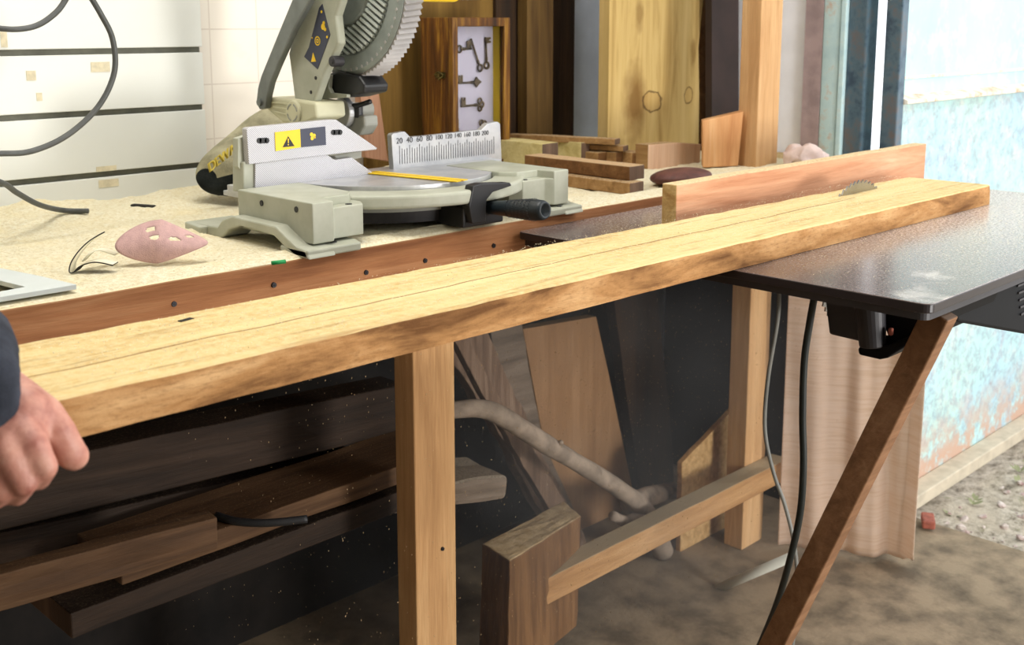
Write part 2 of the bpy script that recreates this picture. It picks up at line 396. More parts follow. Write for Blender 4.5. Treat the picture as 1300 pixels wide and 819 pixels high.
def arcpts(c, r, a0, a1, n, ax=V((1, 0, 0)), ay=V((0, 0, 1))):
    return [V(c)+ax*(r*math.cos(a0+(a1-a0)*i/n))+ay*(r*math.sin(a0+(a1-a0)*i/n)) for i in range(n+1)]
def plank(name, A, B, side, w, t, mats, parent=None, seg=14, jit=.0012, bevel=.0015, wane=0, seed=0, skew=0):
    """board from A to B (centre line of its section); side: direction of its width"""
    A, B = V(A), V(B); L = (B-A).length; x = (B-A).normalized(); y = (V(side)-x*V(side).dot(x)).normalized(); z = x.cross(y)
    bm = bmesh.new(); rings = []
    for i in range(seg+1):
        f = i/seg; ring = []
        for (sy, sz) in ((-1, -1), (-.33, -1), (.33, -1), (1, -1), (1, 1), (.33, 1), (-.33, 1), (-1, 1)):
            n = noise.noise(V((f*L*9+seed, sy*3, sz*3)))*jit*2
            wy = wane*noise.noise(V((f*L*5+seed, sy, 9)))*(1 if abs(sy) == 1 else 0)
            ring.append(bm.verts.new((f*L+skew*sy*w/2*(1 if i in (0, seg) else 0), sy*w/2+n+wy, sz*t/2+n)))
        rings.append(ring)
    for a, b in zip(rings, rings[1:]):
        for q in range(8): bm.faces.new((a[q], a[(q+1) % 8], b[(q+1) % 8], b[q]))
    e = [bm.faces.new(rings[0][::-1]), bm.faces.new(rings[-1])]
    mats = [mats] if isinstance(mats, str) else mats
    if len(mats) > 1:
        for f in e: f.material_index = 1
    mw = Matrix((x, y, z)).transposed().to_4x4(); mw.translation = A
    return link(name, done(bm), mats, parent, mw=mw, bevel=bevel)
def traced(name, pts, off, mats, parent=None, bevel=.001, jit=0, seed=0):
    bm = bmesh.new()
    if jit:
        q = []
        for i, p in enumerate(pts):
            a, b = V(p), V(pts[(i+1) % len(pts)]); k = max(1, int((b-a).length/.02))
            for j in range(k):
                c = a.lerp(b, j/k); nn = noise.noise_vector(c*30+V((seed, 0, 0)))*jit
                q.append(c+nn if j else c)
        n = (V(pts[1])-V(pts[0])).cross(V(pts[2])-V(pts[1])).normalized()
        pts = [p-n*((p-V(pts[0])).dot(n)) for p in q]
    prism(bm, pts, off, 0, 1 if isinstance(mats, (list, tuple)) and len(mats) > 1 else None)
    return link(name, done(bm), mats, parent, bevel=bevel)
def text(name, s, size, mat, parent, org, ax, ay, ext=.0004, align='CENTER'):
    cu = bpy.data.curves.new('t', 'FONT'); cu.body = s; cu.size = size; cu.extrude = ext; cu.offset = -.00018 if size < .0151 else 0; cu.align_x = align; cu.align_y = 'CENTER'
    o = bpy.data.objects.new('t', cu); C.objects.link(o); dg = bpy.context.evaluated_depsgraph_get()
    me = bpy.data.meshes.new_from_object(o.evaluated_get(dg)); bpy.data.objects.remove(o)
    ax, ay = V(ax).normalized(), V(ay).normalized(); mw = Matrix((ax, ay, ax.cross(ay))).transposed().to_4x4(); mw.translation = V(org)
    me.transform(mw)
    return link(name, me, mat, parent)
X, Y, Z = V((1, 0, 0)), V((0, 1, 0)), V((0, 0, 1))
def screwhead(bm, c, n, r=.004):
    n = V(n).normalized(); c = V(c); cyl(bm, c-n*.004, c+n*.0012, r, r*.8, 16)
    d, s, u = frame(n); bx(bm, c+n*.0013, (.0015, .0015, .0015)); cyl(bm, c+n*.0005, c+n*.0018, r*.35, r*.3, 8)
# ================================================================ SETTING
def struct(name, bm, mat, **k): return tag(link(name, done(bm), mat, **k), kind='structure')
WY = 1.87; WX = 2.47
bm = bmesh.new(); b2(bm, -1.6, WX+.12, -1.6, WY+.1, -.1, 0); struct('floor', bm, 'floor_dirt')
bm = bmesh.new(); b2(bm, -1.6, 1.62, WY, WY+.1, .0, 2.5); b2(bm, 1.62, WX, WY, WY+.1, 0, 2.5, 1)
struct('wall_back', bm, ['tiles', 'blue_wall'])
bm = bmesh.new(); b2(bm, -1.7, -1.6, -1.6, WY+.1, -.1, 2.5); struct('wall_left', bm, 'room_wall')
bm = bmesh.new(); b2(bm, -1.7, 1.2, -1.7, -1.6, -.1, 2.5); b2(bm, WX-.02, WX+.12, -1.7, -1.6, -.1, 2.5); b2(bm, 1.2, WX-.02, -1.7, -1.6, 2.3, 2.5); struct('wall_front', bm, 'room_wall')  # wide opening added in this unseen wall to let in fill daylight
bm = bmesh.new(); b2(bm, -1.7, WX+.12, -1.7, WY+.1, 2.5, 2.6); struct('ceiling', bm, 'plaster_white')
bm = bmesh.new(); b2(bm, WX, WX+.12, 1.45, WY+.1, -.1, 2.5); b2(bm, WX, WX+.12, -1.6, -1.0, -.1, 2.5); b2(bm, WX, WX+.12, -1.0, 1.45, 2.25, 2.5)
struct('wall_right', bm, 'plaster_white')
bm = bmesh.new(); b2(bm, WX-.01, WX+.14, 1.402, 1.4495, 0, 2.25); struct('trim_1', bm, 'plaster_dark')
bm = bmesh.new(); b2(bm, WX-.01, WX+.05, 1.357, 1.4015, 0, 2.25); b2(bm, WX-.014, WX+.05, 1.340, 1.355, 0, 2.25); struct('trim_2', bm, 'frame_paint', bevel=.003)
bm = bmesh.new(); b2(bm, WX-.004, WX+.05, 1.292, 1.3395, 0, 2.25); struct('trim_3', bm, 'rust_dark', bevel=.004)
# outdoor ground with lumps
bm = bmesh.new(); nx, ny = 110, 110; x0, x1, y0, y1 = WX+.12, 7.5, -4.5, 4.5; g = []
for i in range(nx+1):
    row = []
    for j in range(ny+1):
        x = x0+(x1-x0)*(i/nx)**1.7; y = y0+(y1-y0)*j/ny
        row.append(bm.verts.new((x, y, -.03+.022*noise.fractal(V((x*7, y*7, 0)), 1, 2, 4))))
    g.append(row)
for i in range(nx):
    for j in range(ny): bm.faces.new((g[i][j], g[i+1][j], g[i+1][j+1], g[i][j+1]))
tag(link('ground', done(bm), 'rubble', smooth=True), kind='structure')
# gate leaf
gt = thing('metal_gate', (2.50, 1.23, .0), 'open sheet metal gate with peeling pale blue paint and rusty ledge outside the doorway', 'gate')
bm = bmesh.new(); b2(bm, 2.495, 4.4, 1.228, 1.234, .03, 2.2); link('sheet', done(bm), 'gate_paint', gt)
bm = bmesh.new(); b2(bm, 2.462, 2.494, 1.205, 1.245, .03, 2.2); link('edge_tube', done(bm), 'rust_dark', gt, bevel=.003)
bm = bmesh.new()
prism(bm, [(2.495, 1.228, 1.046), (2.495, 1.196, 1.036), (2.495, 1.196, 1.028), (2.495, 1.228, 1.022)], (1.9, 0, 0)); b2(bm, 2.495, 4.395, 1.222, 1.2279, 1.083, 1.089)
link('ledge', done(bm), 'ledge', gt, bevel=.001)
bm = bmesh.new(); b2(bm, 2.52, 4.4, 1.175, 1.227, .0, .035); link('bottom_rail', done(bm), 'sand_metal', gt, bevel=.003)
# ================================================================ WORKBENCH
BZ = .895; bench = thing('workbench', (1.2, 1.5, 0), 'long wooden workbench with reddish screwed front board buried in pale sawdust', 'workbench')
bm = bmesh.new(); b2(bm, -.6, 2.462, 1.292, WY-.002, BZ-.022, BZ); link('worktop', done(bm), 'pine', bench)
ap = plank('apron', (-.6, 1.27, .845), (2.12, 1.27, .845), Z, .11, .04, ['apron_wood', 'end_grain'], bench, seg=60, jit=.0008, bevel=.002)
for p in ((221, 386), (348, 362), (465, 346), (540, 331), (627, 312)):
    q = aty(*p, 1.249); bm = bmesh.new(); screwhead(bm, q, -Y, .0042); link('screw', done(bm), 'screw', bench)
def stud(name, x0, x1, y0, y1, z0, z1, mat, parent, j=.0006):
    return plank(name, ((x0+x1)/2, (y0+y1)/2, z0), ((x0+x1)/2, (y0+y1)/2, z1), X, x1-x0, y1-y0, [mat, 'end_grain'], parent, jit=j, bevel=.002)
# vertical-grain wood for studs uses local X as length, so reuse X-grain woods
wood('stud_wood', lin(150, 110, 70), lin(184, 142, 96), lin(204, 166, 118), knots=1.5)
wood('stud_dark', lin(108, 78, 40), lin(138, 102, 56), lin(158, 120, 72), knots=1.2)
wood('post_board', lin(180, 136, 90), lin(204, 162, 114), lin(218, 180, 134))
stud('leg', 1.012, 1.092, 1.205, 1.2485, 0, .80, 'stud_wood', bench)
stud('leg', -.3, -.22, 1.205, 1.248, 0, .80, 'stud_wood', bench)
bm = bmesh.new(); screwhead(bm, aty(562, 697, 1.204), -Y, .0035); link('screw', done(bm), 'screw', bench)
plank('rail', aty(640, 768, 1.34), aty(990, 592, 1.34)+V((.0, 0, 0)), Z, .052, .045, ['rail_wood', 'end_grain'], bench, jit=.002, seed=3)
post = plank('timber_post', (2.175, 1.388, 0), (2.175, 1.388, 2.499), X, .085, .05, ['post_board', 'end_grain'], seg=30, jit=.0006, bevel=.002)
tag(post, 'upright square timber post at the doorway end of the bench, floor to ceiling', 'post')
# sawdust heap on the bench
HPX = aty(498, 215, 1.60).x
def dust_h(x, y):
    h = .004+.011*max(0, noise.fractal(V((x*7, y*7, 2)), 1, 2, 4)+.35)+.0016*noise.noise(V((x*90, y*90, 1)))
    h += .03*math.exp(-((WY-.02-y)/.06)**2)*(.5+.5*noise.noise(V((x*6, 0, 5))))*(1 if x < 1.1 else .3)
    h += .050*math.exp(-((x-HPX)**2/.004+(y-1.60)**2/.004))
    if 1.25 <= y < 1.31: h = min(h, .004+(y-1.27)*.12)
    if .85 < x < 1.43 and y < 1.56: h = min(h, .0065+.001*noise.noise(V((x*90, y*90, 1))))
    if y > 1.55 and x > 1.42: h = min(h, .008)
    if x > 1.43: h = min(h, .0065)
    return max(h, .0008)
bm = bmesh.new(); nx, ny = 420, 120; g = []; x0, x1, y0, y1 = .2, 2.3, 1.252, WY-.004
for i in range(nx+1):
    g.append([bm.verts.new((x0+(x1-x0)*i/nx, y0+(y1-y0)*j/ny, (BZ if y0+(y1-y0)*j/ny > 1.291 else .9)+dust_h(x0+(x1-x0)*i/nx, y0+(y1-y0)*j/ny))) for j in range(ny+1)])
for i in range(nx+1): g[i][0].co.z = .8992; g[i][0].co.y = 1.2515
for i in range(nx):
    for j in range(ny): bm.faces.new((g[i][j], g[i+1][j], g[i+1][j+1], g[i][j+1]))
def flake(bm, p, s):
    d = V((random.uniform(-1, 1), random.uniform(-1, 1), random.uniform(-.4, .4))).normalized(); _, u, w = frame(d)
    a = bm.verts.new(p+d*s); b = bm.verts.new(p-d*s*.7+u*s*.5); c = bm.verts.new(p-d*s*.5-u*s*.5); e = bm.verts.new(p+w*s*.35)
    bm.faces.new((a, b, e)); bm.faces.new((b, c, e)); bm.faces.new((c, a, e)); bm.faces.new((a, c, b))
for _ in range(9000):
    x = random.uniform(.35, 2.2); y = random.uniform(1.26, WY-.01); s = random.choice((.0008, .0012, .0018))
    flake(bm, V((x, y, BZ+dust_h(x, y)+s*.2+(.005 if y < 1.291 else 0))), s)
me = done(bm)
tag(link('sawdust', me, 'sawdust', smooth=False), 'pale yellow sawdust heaped over the bench top', 'sawdust', kind='stuff')
# ================================================================ SLAT PANEL
sp = thing('slat_panel', (.8, WY-.02, .9), 'white slotted display panel with grey grooves leaning on the tiled wall', 'panel')
pA = atz(0, 285, .9); pB = atz(262, 252, .9)
sx1 = 1.072; sx0 = -.2; rows = [(.80, .951), (.961, 1.056), (1.066, 1.159), (1.169, 1.262), (1.272, 1.365), (1.375, 1.47)]
bm = bmesh.new(); b2(bm, sx0, sx1, WY-.008, WY-.001, .9, 1.47)
for a, b in rows:
    a = max(a, .90); b2(bm, sx0, sx1, WY-.02, WY-.008, a, b)
link('panel', done(bm), 'slat_white', sp, bevel=.0012)
for k in range(len(rows)-1):
    bm = bmesh.new(); b2(bm, sx0, sx1-.002, WY-.013, WY-.0082, rows[k][1]+.0002, rows[k+1][0]-.0002); link('groove_insert', done(bm), 'groove', sp)
for (a, b, c, d) in ((115, 79, 140, 91), (33, 90, 46, 102), (122, 212, 148, 216), (125, 229, 151, 236), (46, 118, 54, 128), (0, 38, 10, 60)):
    p = aty(a, b, WY-.0205); q = aty(c, d, WY-.0205); bm = bmesh.new(); b2(bm, p.x, q.x, WY-.0208, WY-.0202, min(p.z, q.z), max(p.z, q.z))
    link('tape_mark', done(bm), 'tape', sp)
# ================================================================ CABLES ON THE LEFT
bm = bmesh.new()
pts = [atz(112, 268, .915), atz(80, 267, .917), aty(50, 260, 1.70), aty(22, 245, 1.66), aty(0, 231, 1.62), aty(-60, 215, 1.58), aty(-70, 200, 1.58), aty(-30, 195, 1.6), aty(0, 195, 1.6), aty(40, 192, 1.6), aty(85, 172, 1.6), aty(125, 135, 1.6), aty(145, 92, 1.6), aty(143, 50, 1.6), aty(128, 18, 1.6), aty(112, -8, 1.6), aty(100, -22, 1.6),
       aty(88, -8, 1.62), aty(72, 15, 1.62), aty(45, 33, 1.62), aty(10, 37, 1.62), aty(-20, 28, 1.64), aty(-60, -10, 1.7), V((.55, 1.83, 1.5))]
tube(bm, pts, .0042, 10, 8)
tag(link('power_cable', done(bm), 'cable', smooth=True), 'grey power cable looping in front of the white slotted panel', 'cable')
# ================================================================ MITER SAW
ms = thing('miter_saw', (1.15, 1.45, .9), 'grey and cream mitre saw with raised blade guard standing on the sawdust', 'saw')
TZ = .972
# base: left block, right block, feet, table
bm = bmesh.new()
def block(bm, x0, x1, mirror):
    yb, yf = 1.435, 1.262; zt = TZ; zb = .916
    # outline seen from above with a clipped inner corner
    s = 1 if not mirror else -1; xo = x0 if not mirror else x1; xi = x1 if not mirror else x0
    poly = [(xo, yb), (xo, yf-.012), (xo+s*.035, yf-.012), (xo+s*.045, yf), (xi-s*.012, yf), (xi, yf+.02), (xi, yb)]
    prism(bm, [(x+(s*.0008 if x == xo else 0), y+.0008*(y < 1.3), zb) for x, y in poly], (0, 0, zt-zb-.012))
    poly2 = [(xo, yb), (xo, yf-.010), (xo+s*.034, yf-.010), (xo+s*.040, yf+.022), (xi-s*.02, yf+.022), (xi, yf+.045), (xi, yb)]
    poly2[1] = (xo, yf-.012); poly2[2] = (xo+s*.035, yf-.012)
    prism(bm, [(x, y, zb-.0003) for x, y in poly2], (0, 0, zt-zb+.0003))
block(bm, .878, .985, False); block(bm, 1.285, 1.392, True)
b2(bm, .985, 1.285, 1.40, 1.50, .916, .945)
link('base', done(bm), 'cast', ms, bevel=.0016, seg=2)
bm = bmesh.new()
def foot(bm, s, xs):
    # s=+1 left side foot (xs = outer x), profile in YZ swept in X
    xo = xs
    prof = [(1.232, .9), (1.265, .9), (1.285, .908), (1.315, .922), (1.40, .925), (1.43, .916), (1.445, .904), (1.455, .9), (1.53, .9), (1.54, .908), (1.53, .914), (1.462, .916), (1.448, .928), (1.42, .937), (1.31, .936), (1.28, .922), (1.262, .914), (1.24, .912)]
    prism(bm, [(xo, y, z) for y, z in prof], (s*.045, 0, 0))
for s, xo in ((1, .858), (-1, 1.412)):
    bm = bmesh.new(); foot(bm, s, xo)
    prism(bm, [(xo, 1.236, .9005), (xo+s*.09, 1.236, .9005), (xo+s*.10, 1.262, .9005), (xo+s*.10, 1.30, .9005), (xo, 1.30, .9005)], (0, 0, .0115))
    prism(bm, [(xo-s*.012, 1.49, .9005), (xo+s*.08, 1.49, .9005), (xo+s*.08, 1.55, .9005), (xo-s*.004, 1.55, .9005)], (0, 0, .013))
    link('foot', done(bm), 'cast', ms, bevel=.0025)
for px, py in ((332, 258), (376, 266)):
    q = atx(px, py, .8775); bm = bmesh.new(); cyl(bm, q-X*.0006, q+X*.003, .0042, n=16); link('bolt_hole', done(bm), 'ink', ms)
for c in ((.92, 1.262, .9125), (1.37, 1.25, .9125), (.955, 1.272, TZ-.0118), (1.31, 1.272, TZ-.0118)):
    bm = bmesh.new(); cyl(bm, V(c)-Z*.001, V(c)+Z*.0006, .005, n=16); link('bolt_hole', done(bm), 'ink', ms)
TC = V((1.165, 1.455, 0))
def disc(bm, r, z0, z1, n=96, r2=None, c=TC): cyl(bm, V((c.x, c.y, z0)), V((c.x, c.y, z1)), r, r2, n)
bm = bmesh.new()
# rim plate: a ring sector that bulges forward between the blocks
def sector(bm, r, z0, z1, a0, a1, c=TC, n=60, r0=0):
    pts = [V((c.x, c.y, z0))+V((math.cos(a0+(a1-a0)*i/n)*r, math.sin(a0+(a1-a0)*i/n)*r, 0)) for i in range(n+1)]
    if r0: pts += [V((c.x, c.y, z0))+V((math.cos(a1+(a0-a1)*i/n)*r0, math.sin(a1+(a0-a1)*i/n)*r0, 0)) for i in range(n+1)]
    prism(bm, pts, (0, 0, z1-z0))
sector(bm, .178, TZ-.012, TZ-.001, PI, 2*PI)
link('turntable', done(bm), 'machined', ms, bevel=.001)
bm = bmesh.new(); sector(bm, .232, TZ-.028, TZ-.007, PI*1.19, PI*1.81, r0=.180); link('miter_scale', done(bm), 'cast', ms, bevel=.005, seg=3)
bm = bmesh.new(); b2(bm, .905, 1.425, 1.40, 1.52, TZ-.02, TZ-.0125); b2(bm, .90, 1.42, 1.436, 1.50, TZ-.0125, TZ-.0014)
link('table_plate', done(bm), 'machined', ms, bevel=.001)
bm = bmesh.new(); disc(bm, .165, .912, TZ-.03, r2=.17); link('turntable_hub', done(bm), 'housing', ms)
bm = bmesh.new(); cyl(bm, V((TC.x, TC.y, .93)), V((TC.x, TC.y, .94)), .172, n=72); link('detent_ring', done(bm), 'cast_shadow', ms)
k0 = atz(470, 219, TZ); k1 = atz(587, 230, TZ)
bm = bmesh.new(); kd = (k1-k0).normalized(); ks = Z.cross(kd)
for s in (-1, 1): bx(bm, (k0+k1)/2+ks*s*.0085+Z*.0006, ((k1-k0).length, .012, .0014), Matrix((kd, ks, Z)).transposed())
link('kerf_plate', done(bm), 'yellow', ms)
bm = bmesh.new(); bx(bm, (k0+k1)/2+Z*.0003, ((k1-k0).length, .0045, .0012), Matrix((kd, ks, Z)).transposed()); link('kerf_slot', done(bm), 'disc_back', ms)
# miter handle
h0 = V((1.195, 1.26, .930)); h1 = V((1.20, 1.122, .940)); bm = bmesh.new(); d = (h1-h0).normalized()
prof = [(0, .008), (.008, .0095), (.03, .0105), (.06, .0122), (.10, .0152), (.122, .0158), (.133, .0148), (.138, .0125)]
_, s_, u_ = frame(d); n = 40; rr = []
for (t, r) in prof: rr.append([bm.verts.new(h0+d*t+(s_*math.cos(2*PI*i/n)+u_*math.sin(2*PI*i/n))*r) for i in range(n)])
for a, b in zip(rr, rr[1:]):
    for i in range(n): bm.faces.new((a[i], a[(i+1) % n], b[(i+1) % n], b[i]))
bm.faces.new(rr[0][::-1])
inn = [bm.verts.new(h0+d*.138+(s_*math.cos(2*PI*i/n)+u_*math.sin(2*PI*i/n))*.0095) for i in range(n)]
inn2 = [bm.verts.new(h0+d*.118+(s_*math.cos(2*PI*i/n)+u_*math.sin(2*PI*i/n))*.009) for i in range(n)]
for i in range(n): bm.faces.new((rr[-1][i], rr[-1][(i+1) % n], inn[(i+1) % n], inn[i])); bm.faces.new((inn[i], inn[(i+1) % n], inn2[(i+1) % n], inn2[i]))
bm.faces.new(inn2)
hd = link('handle', done(bm), 'navy_plastic', ms, smooth=True)
bm = bmesh.new()
for k in range(7):
    t = .068+k*.008; r = .0124+(t-.06)*.075
    for i in range(26):
        a = 2*PI*(i+(k % 2)*.5)/26; p = h0+d*t+(s_*math.cos(a)+u_*math.sin(a))*r
        bmesh.ops.create_icosphere(bm, subdivisions=1, radius=.0011, matrix=Matrix.Translation(p))
tag(link('grip_dimples', done(bm), 'navy_plastic', hd), kind='stuff')
bm = bmesh.new()
prism(bm, [aty(*p, 1.222) for p in ((601, 236), (612, 233), (648, 232), (650, 236), (626, 244), (618, 254), (617, 282), (600, 284), (596, 262))], (0, .018, 0))
link('lock_lever', done(bm), 'black_plastic', ms, bevel=.0015)
bm = bmesh.new(); b2(bm, 1.14, 1.225, 1.235, 1.30, .906, .938); link('detent_bracket', done(bm), 'black_plastic', ms, bevel=.003)
# left fence
FY = 1.440
bm = bmesh.new()
lo = [aty(*p, FY) for p in ((324, 245), (480, 224), (447, 200), (425, 203), (412, 194), (324, 208))]
prism(bm, lo, (0, .012, 0)); lf = link('lower_fence', done(bm), 'ribbed_alu', ms, bevel=.001)
bm = bmesh.new()
prism(bm, [aty(*p, FY+.004) for p in ((309, 206), (325, 204), (325, 245), (309, 245))], (0, .03, 0)); link('fence_bracket', done(bm), 'cast', ms, bevel=.002)
bm = bmesh.new()
up = [aty(*p, FY-.003) for p in ((316, 209), (313, 164), (316, 162), (420, 152), (427, 152), (479, 188), (478, 190), (440, 194), (380, 201))]
prism(bm, up, (0, .013, 0)); uf = link('upper_fence', done(bm), 'ribbed_alu', ms, bevel=.001)
bm = bmesh.new(); prism(bm, [aty(*p, FY+.011) for p in ((302, 176), (314, 172), (318, 208), (306, 216), (302, 212))], (0, .014, 0)); link('fence_end', done(bm), 'cast', uf, bevel=.001)
bm = bmesh.new(); prism(bm, [aty(*p, FY+.012) for p in ((424, 198), (459, 192), (459, 200), (447, 203), (432, 203))], (0, .02, 0)); link('fence_rail', done(bm), 'cast_shadow', uf)
for (a, b) in ((325, 343), (419, 436)):
    bm = bmesh.new(); yy = 178.5 if a < 400 else 168
    for s in (a+4, b-4):
        q = aty(s, yy, FY-.0034); cyl(bm, q-Y*.0001, q+Y*.002, .0042, n=14)
    q = aty((a+b)/2, yy, FY-.0034); bx(bm, q+Y*.0009, (.012, .002, .0083)); link('slot', done(bm), 'ink', uf)
def quad(bm, pts, y, t=.0006): prism(bm, [aty(*p, y) for p in pts], (0, t, 0))
SY = FY-.0040
bm = bmesh.new(); quad(bm, ((349, 168), (381, 164), (382, 187), (350, 192)), SY); link('warning_label', done(bm), 'yellow', uf)
bm = bmesh.new(); quad(bm, ((381, 164), (413, 160.5), (414, 184), (382, 187)), SY); link('instruction_label', done(bm), 'sticker_blue', uf)
bm = bmesh.new(); quad(bm, ((359, 187), (366, 173), (374, 185.5)), SY-.0005); link('warning_triangle', done(bm), 'ink', uf)
bm = bmesh.new(); quad(bm, ((365.3, 176), (366.8, 176), (366.6, 182), (365.8, 182)), SY-.0009, .0004); quad(bm, ((365.4, 183.2), (366.9, 183), (366.9, 184.4), (365.4, 184.6)), SY-.0009, .0004); link('exclamation_mark', done(bm), 'yellow', uf)
bm = bmesh.new()
q = aty(397, 173, SY-.0003)
for dx, dz, r in ((-.002, .003, .003), (.003, .001, .0028), (-.001, -.003, .003), (.004, -.002, .0016)): cyl(bm, q+V((dx, 0, dz)), q+V((dx, .0004, dz)), r, n=12)
link('instruction_icon', done(bm), 'yellow', uf)
# right fence with the scale
FR = 1.463
bm = bmesh.new()
rf = [aty(*p, FR) for p in ((500, 219), (497, 172), (499, 169.5), (514, 167), (521, 174), (540, 172.5), (600, 166), (611, 165), (619, 157), (632, 154.5), (635, 157), (637, 203))]
prism(bm, rf, (0, .012, 0)); rfo = link('scale_fence', done(bm), 'machined', ms, bevel=.001)
z0 = TZ+.004
for k in range(41):
    t = k*.005; x = 1.2065+t*1.10; h = .031 if k % 4 == 0 else (.024 if k % 2 == 0 else .026)
    bm = bmesh.new(); b2(bm, x-.00028, x+.00028, FR-.0006, FR+.0003, z0+.002, z0+.002+h); link('scale_mark', done(bm), 'ink', rfo)
for k, sss in enumerate(('20', '40', '60', '80', '100', '120', '140', '160', '180', '200')):
    x = 1.2065+k*.02*1.10; text('number', sss, .0138 if k < 4 else .0118, 'ink', rfo, (x, FR-.0006, z0+.041), X, Z, .0003)
# guard: drum in the YZ plane
def circ(ps):
    (a, b), (c, d), (e, f) = [(p.y, p.z) for p in ps]
    D = 2*(a*(d-f)+c*(f-b)+e*(b-d))
    u = ((a*a+b*b)*(d-f)+(c*c+d*d)*(f-b)+(e*e+f*f)*(b-d))/D; v = ((a*a+b*b)*(e-c)+(c*c+d*d)*(a-e)+(e*e+f*f)*(c-a))/D
    return u, v, math.hypot(a-u, b-v)
gy, gz, RG = circ([atx(513, 2, 1.134), atx(490, 68, 1.134), atx(455, 95, 1.134)])
print('guard', gy, gz, RG)
GC = V((1.134, gy, gz))
AX = -Y; AZ = Z                     # right in the photo is -Y
def gp(a, r, x): return V((x, GC.y, GC.z))+AX*(math.cos(a)*r)+AZ*(math.sin(a)*r)
bm = bmesh.new(); n = 120; ra = []
for (r, x) in ((.0, 1.126), (RG*.44, 1.126), (RG*.47, 1.133), (RG*.77, 1.133), (RG*.79, 1.130), (RG-.008, 1.130), (RG-.002, 1.134), (RG-.002, 1.140)):
    ra.append([bm.verts.new(gp(2*PI*i/n, max(r, .001), x)) for i in range(n)])
for a, b in zip(ra, ra[1:]):
    for i in range(n): bm.faces.new((a[i], a[(i+1) % n], b[(i+1) % n], b[i]))
ra2 = [bm.verts.new(gp(2*PI*i/n, RG-.002, 1.167)) for i in range(n)]
for i in range(n): bm.faces.new((ra[-1][i], ra[-1][(i+1) % n], ra2[(i+1) % n], ra2[i]))
bm.faces.new(ra2); bm.faces.new(ra[0])
gd = link('blade_guard', done(bm), 'guard_plastic', ms, smooth=False)
bm = bmesh.new()                    # toothed rim made of ridges across
N = 96; r0, r1 = RG-.001, RG+.0045; A = []; B = []
for i in range(N*2):
    a = PI*i/N; r = r1 if i % 2 else r0
    A.append(bm.verts.new(gp(a, r, 1.136))); B.append(bm.verts.new(gp(a+.03, r+.002, 1.168)))
for i in range(N*2): j = (i+1) % (N*2); bm.faces.new((A[i], A[j], B[j], B[i]))
bm.faces.new(A[::-1]); bm.faces.new(B)
link('guard_rim', done(bm), 'rim_plastic', gd)
bm = bmesh.new()
ri, ro = RG*.48, RG*.76; rd = V((0, -1, -.55)).normalized(); rn = V((0, .55, -1)).normalized()
for k in range(-13, 14):            # raised slanting ribs on the face
    so = k*.0094
    if abs(so) > ro*.96: continue
    t0 = math.sqrt(ri*ri-so*so) if abs(so) < ri else .004; t1 = math.sqrt(ro*ro-so*so)
    if t1-t0 < .006: continue
    p = GC+rn*so+rd*t0; q = GC+rn*so+rd*t1; p.x = q.x = 1.1295; dd = (q-p); d1, s1, u1 = frame(dd, X)
    bx(bm, (p+q)/2, (dd.length, .0042, .005), Matrix((d1, s1, u1)).transposed())
link('guard_ribs', done(bm), 'rib_plastic', gd)
bm = bmesh.new()
for k in range(60):
    a = 2*PI*k/60; bx(bm, gp(a, RG-.010, 1.1295), (.001, .004, .004), Matrix.Rotation(a, 3, 'X'))
link('guard_teeth', done(bm), 'rim_plastic', gd)
# arm casting and its label, bar, pivot cylinder
AXX = 1.085
def atp(pts, x): return [atx(*p, x) for p in pts]
bm = bmesh.new()
prism(bm, atp(((402, -60), (442, -60), (434, -5), (426, 20), (430, 55), (412, 92), (397, 134), (374, 130), (369, 90), (366, 68), (377, 20)), AXX), (.016, 0, 0))
arm = link('arm', done(bm), 'cast', ms, bevel=.004, seg=3)
bm = bmesh.new(); prism(bm, atp(((392, 60), (386, 72), (403, 88), (419, 44), (409, 5), (405, 10)), AXX-.0008), (.001, 0, 0)); lb = link('arm_label', done(bm), 'sticker_blue', arm)
def ring(bm, c, r, rr, x, n=20):
    a = [(math.cos(2*PI*i/n), math.sin(2*PI*i/n)) for i in range(n)]
    A = [bm.verts.new(c+V((0, u*r, w*r))) for u, w in a]; B = [bm.verts.new(c+V((0, u*rr, w*rr))) for u, w in a]
    for i in range(n): bm.faces.new((A[i], A[(i+1) % n], B[(i+1) % n], B[i]))
c = atx(421, 78, AXX-.004); bm = bmesh.new(); cyl(bm, c, c+X*.02, .0085, n=24); cyl(bm, c-X*.001, c+X*.002, .0045, n=12); link('pivot_bolt', done(bm), 'housing', arm, bevel=.001)
for kind, px, py in (('tri', 398, 74), ('ring', 403, 52), ('dot', 415, 47), ('drop', 410, 34), ('dot', 408, 15), ('dotb', 396, 48)):
    c = atx(px, py, AXX-.0014); bm = bmesh.new()
    if kind == 'tri': prism(bm, [c+V((0, .007, -.006)), c+V((0, -.006, -.005)), c+V((0, .001, .009))], (.0006, 0, 0))
    elif kind == 'ring': ring(bm, c, .0075, .0055, 0); ring(bm, c, .0035, .0015, 0)
    elif kind == 'dot': cyl(bm, c, c+X*.0005, .0022, n=10)
    elif kind == 'dotb': cyl(bm, c, c+X*.0005, .0014, n=10)
    else:
        cyl(bm, c, c+X*.0005, .005, n=14); cyl(bm, c+V((0, -.002, .006)), c+V((.0005, -.002, .006)), .003, n=10); cyl(bm, c+V((0, -.005, -.004)), c+V((.0005, -.005, -.004)), .003, n=10)
    link('label_icon', done(bm), 'yellow', lb)
for px, py in ((395, 117), (401, 99)):
    c = atx(px, py, AXX); bm = bmesh.new(); cyl(bm, c-X*.0008, c+X*.002, .003, n=12); link('arm_screw', done(bm), 'ink', arm)
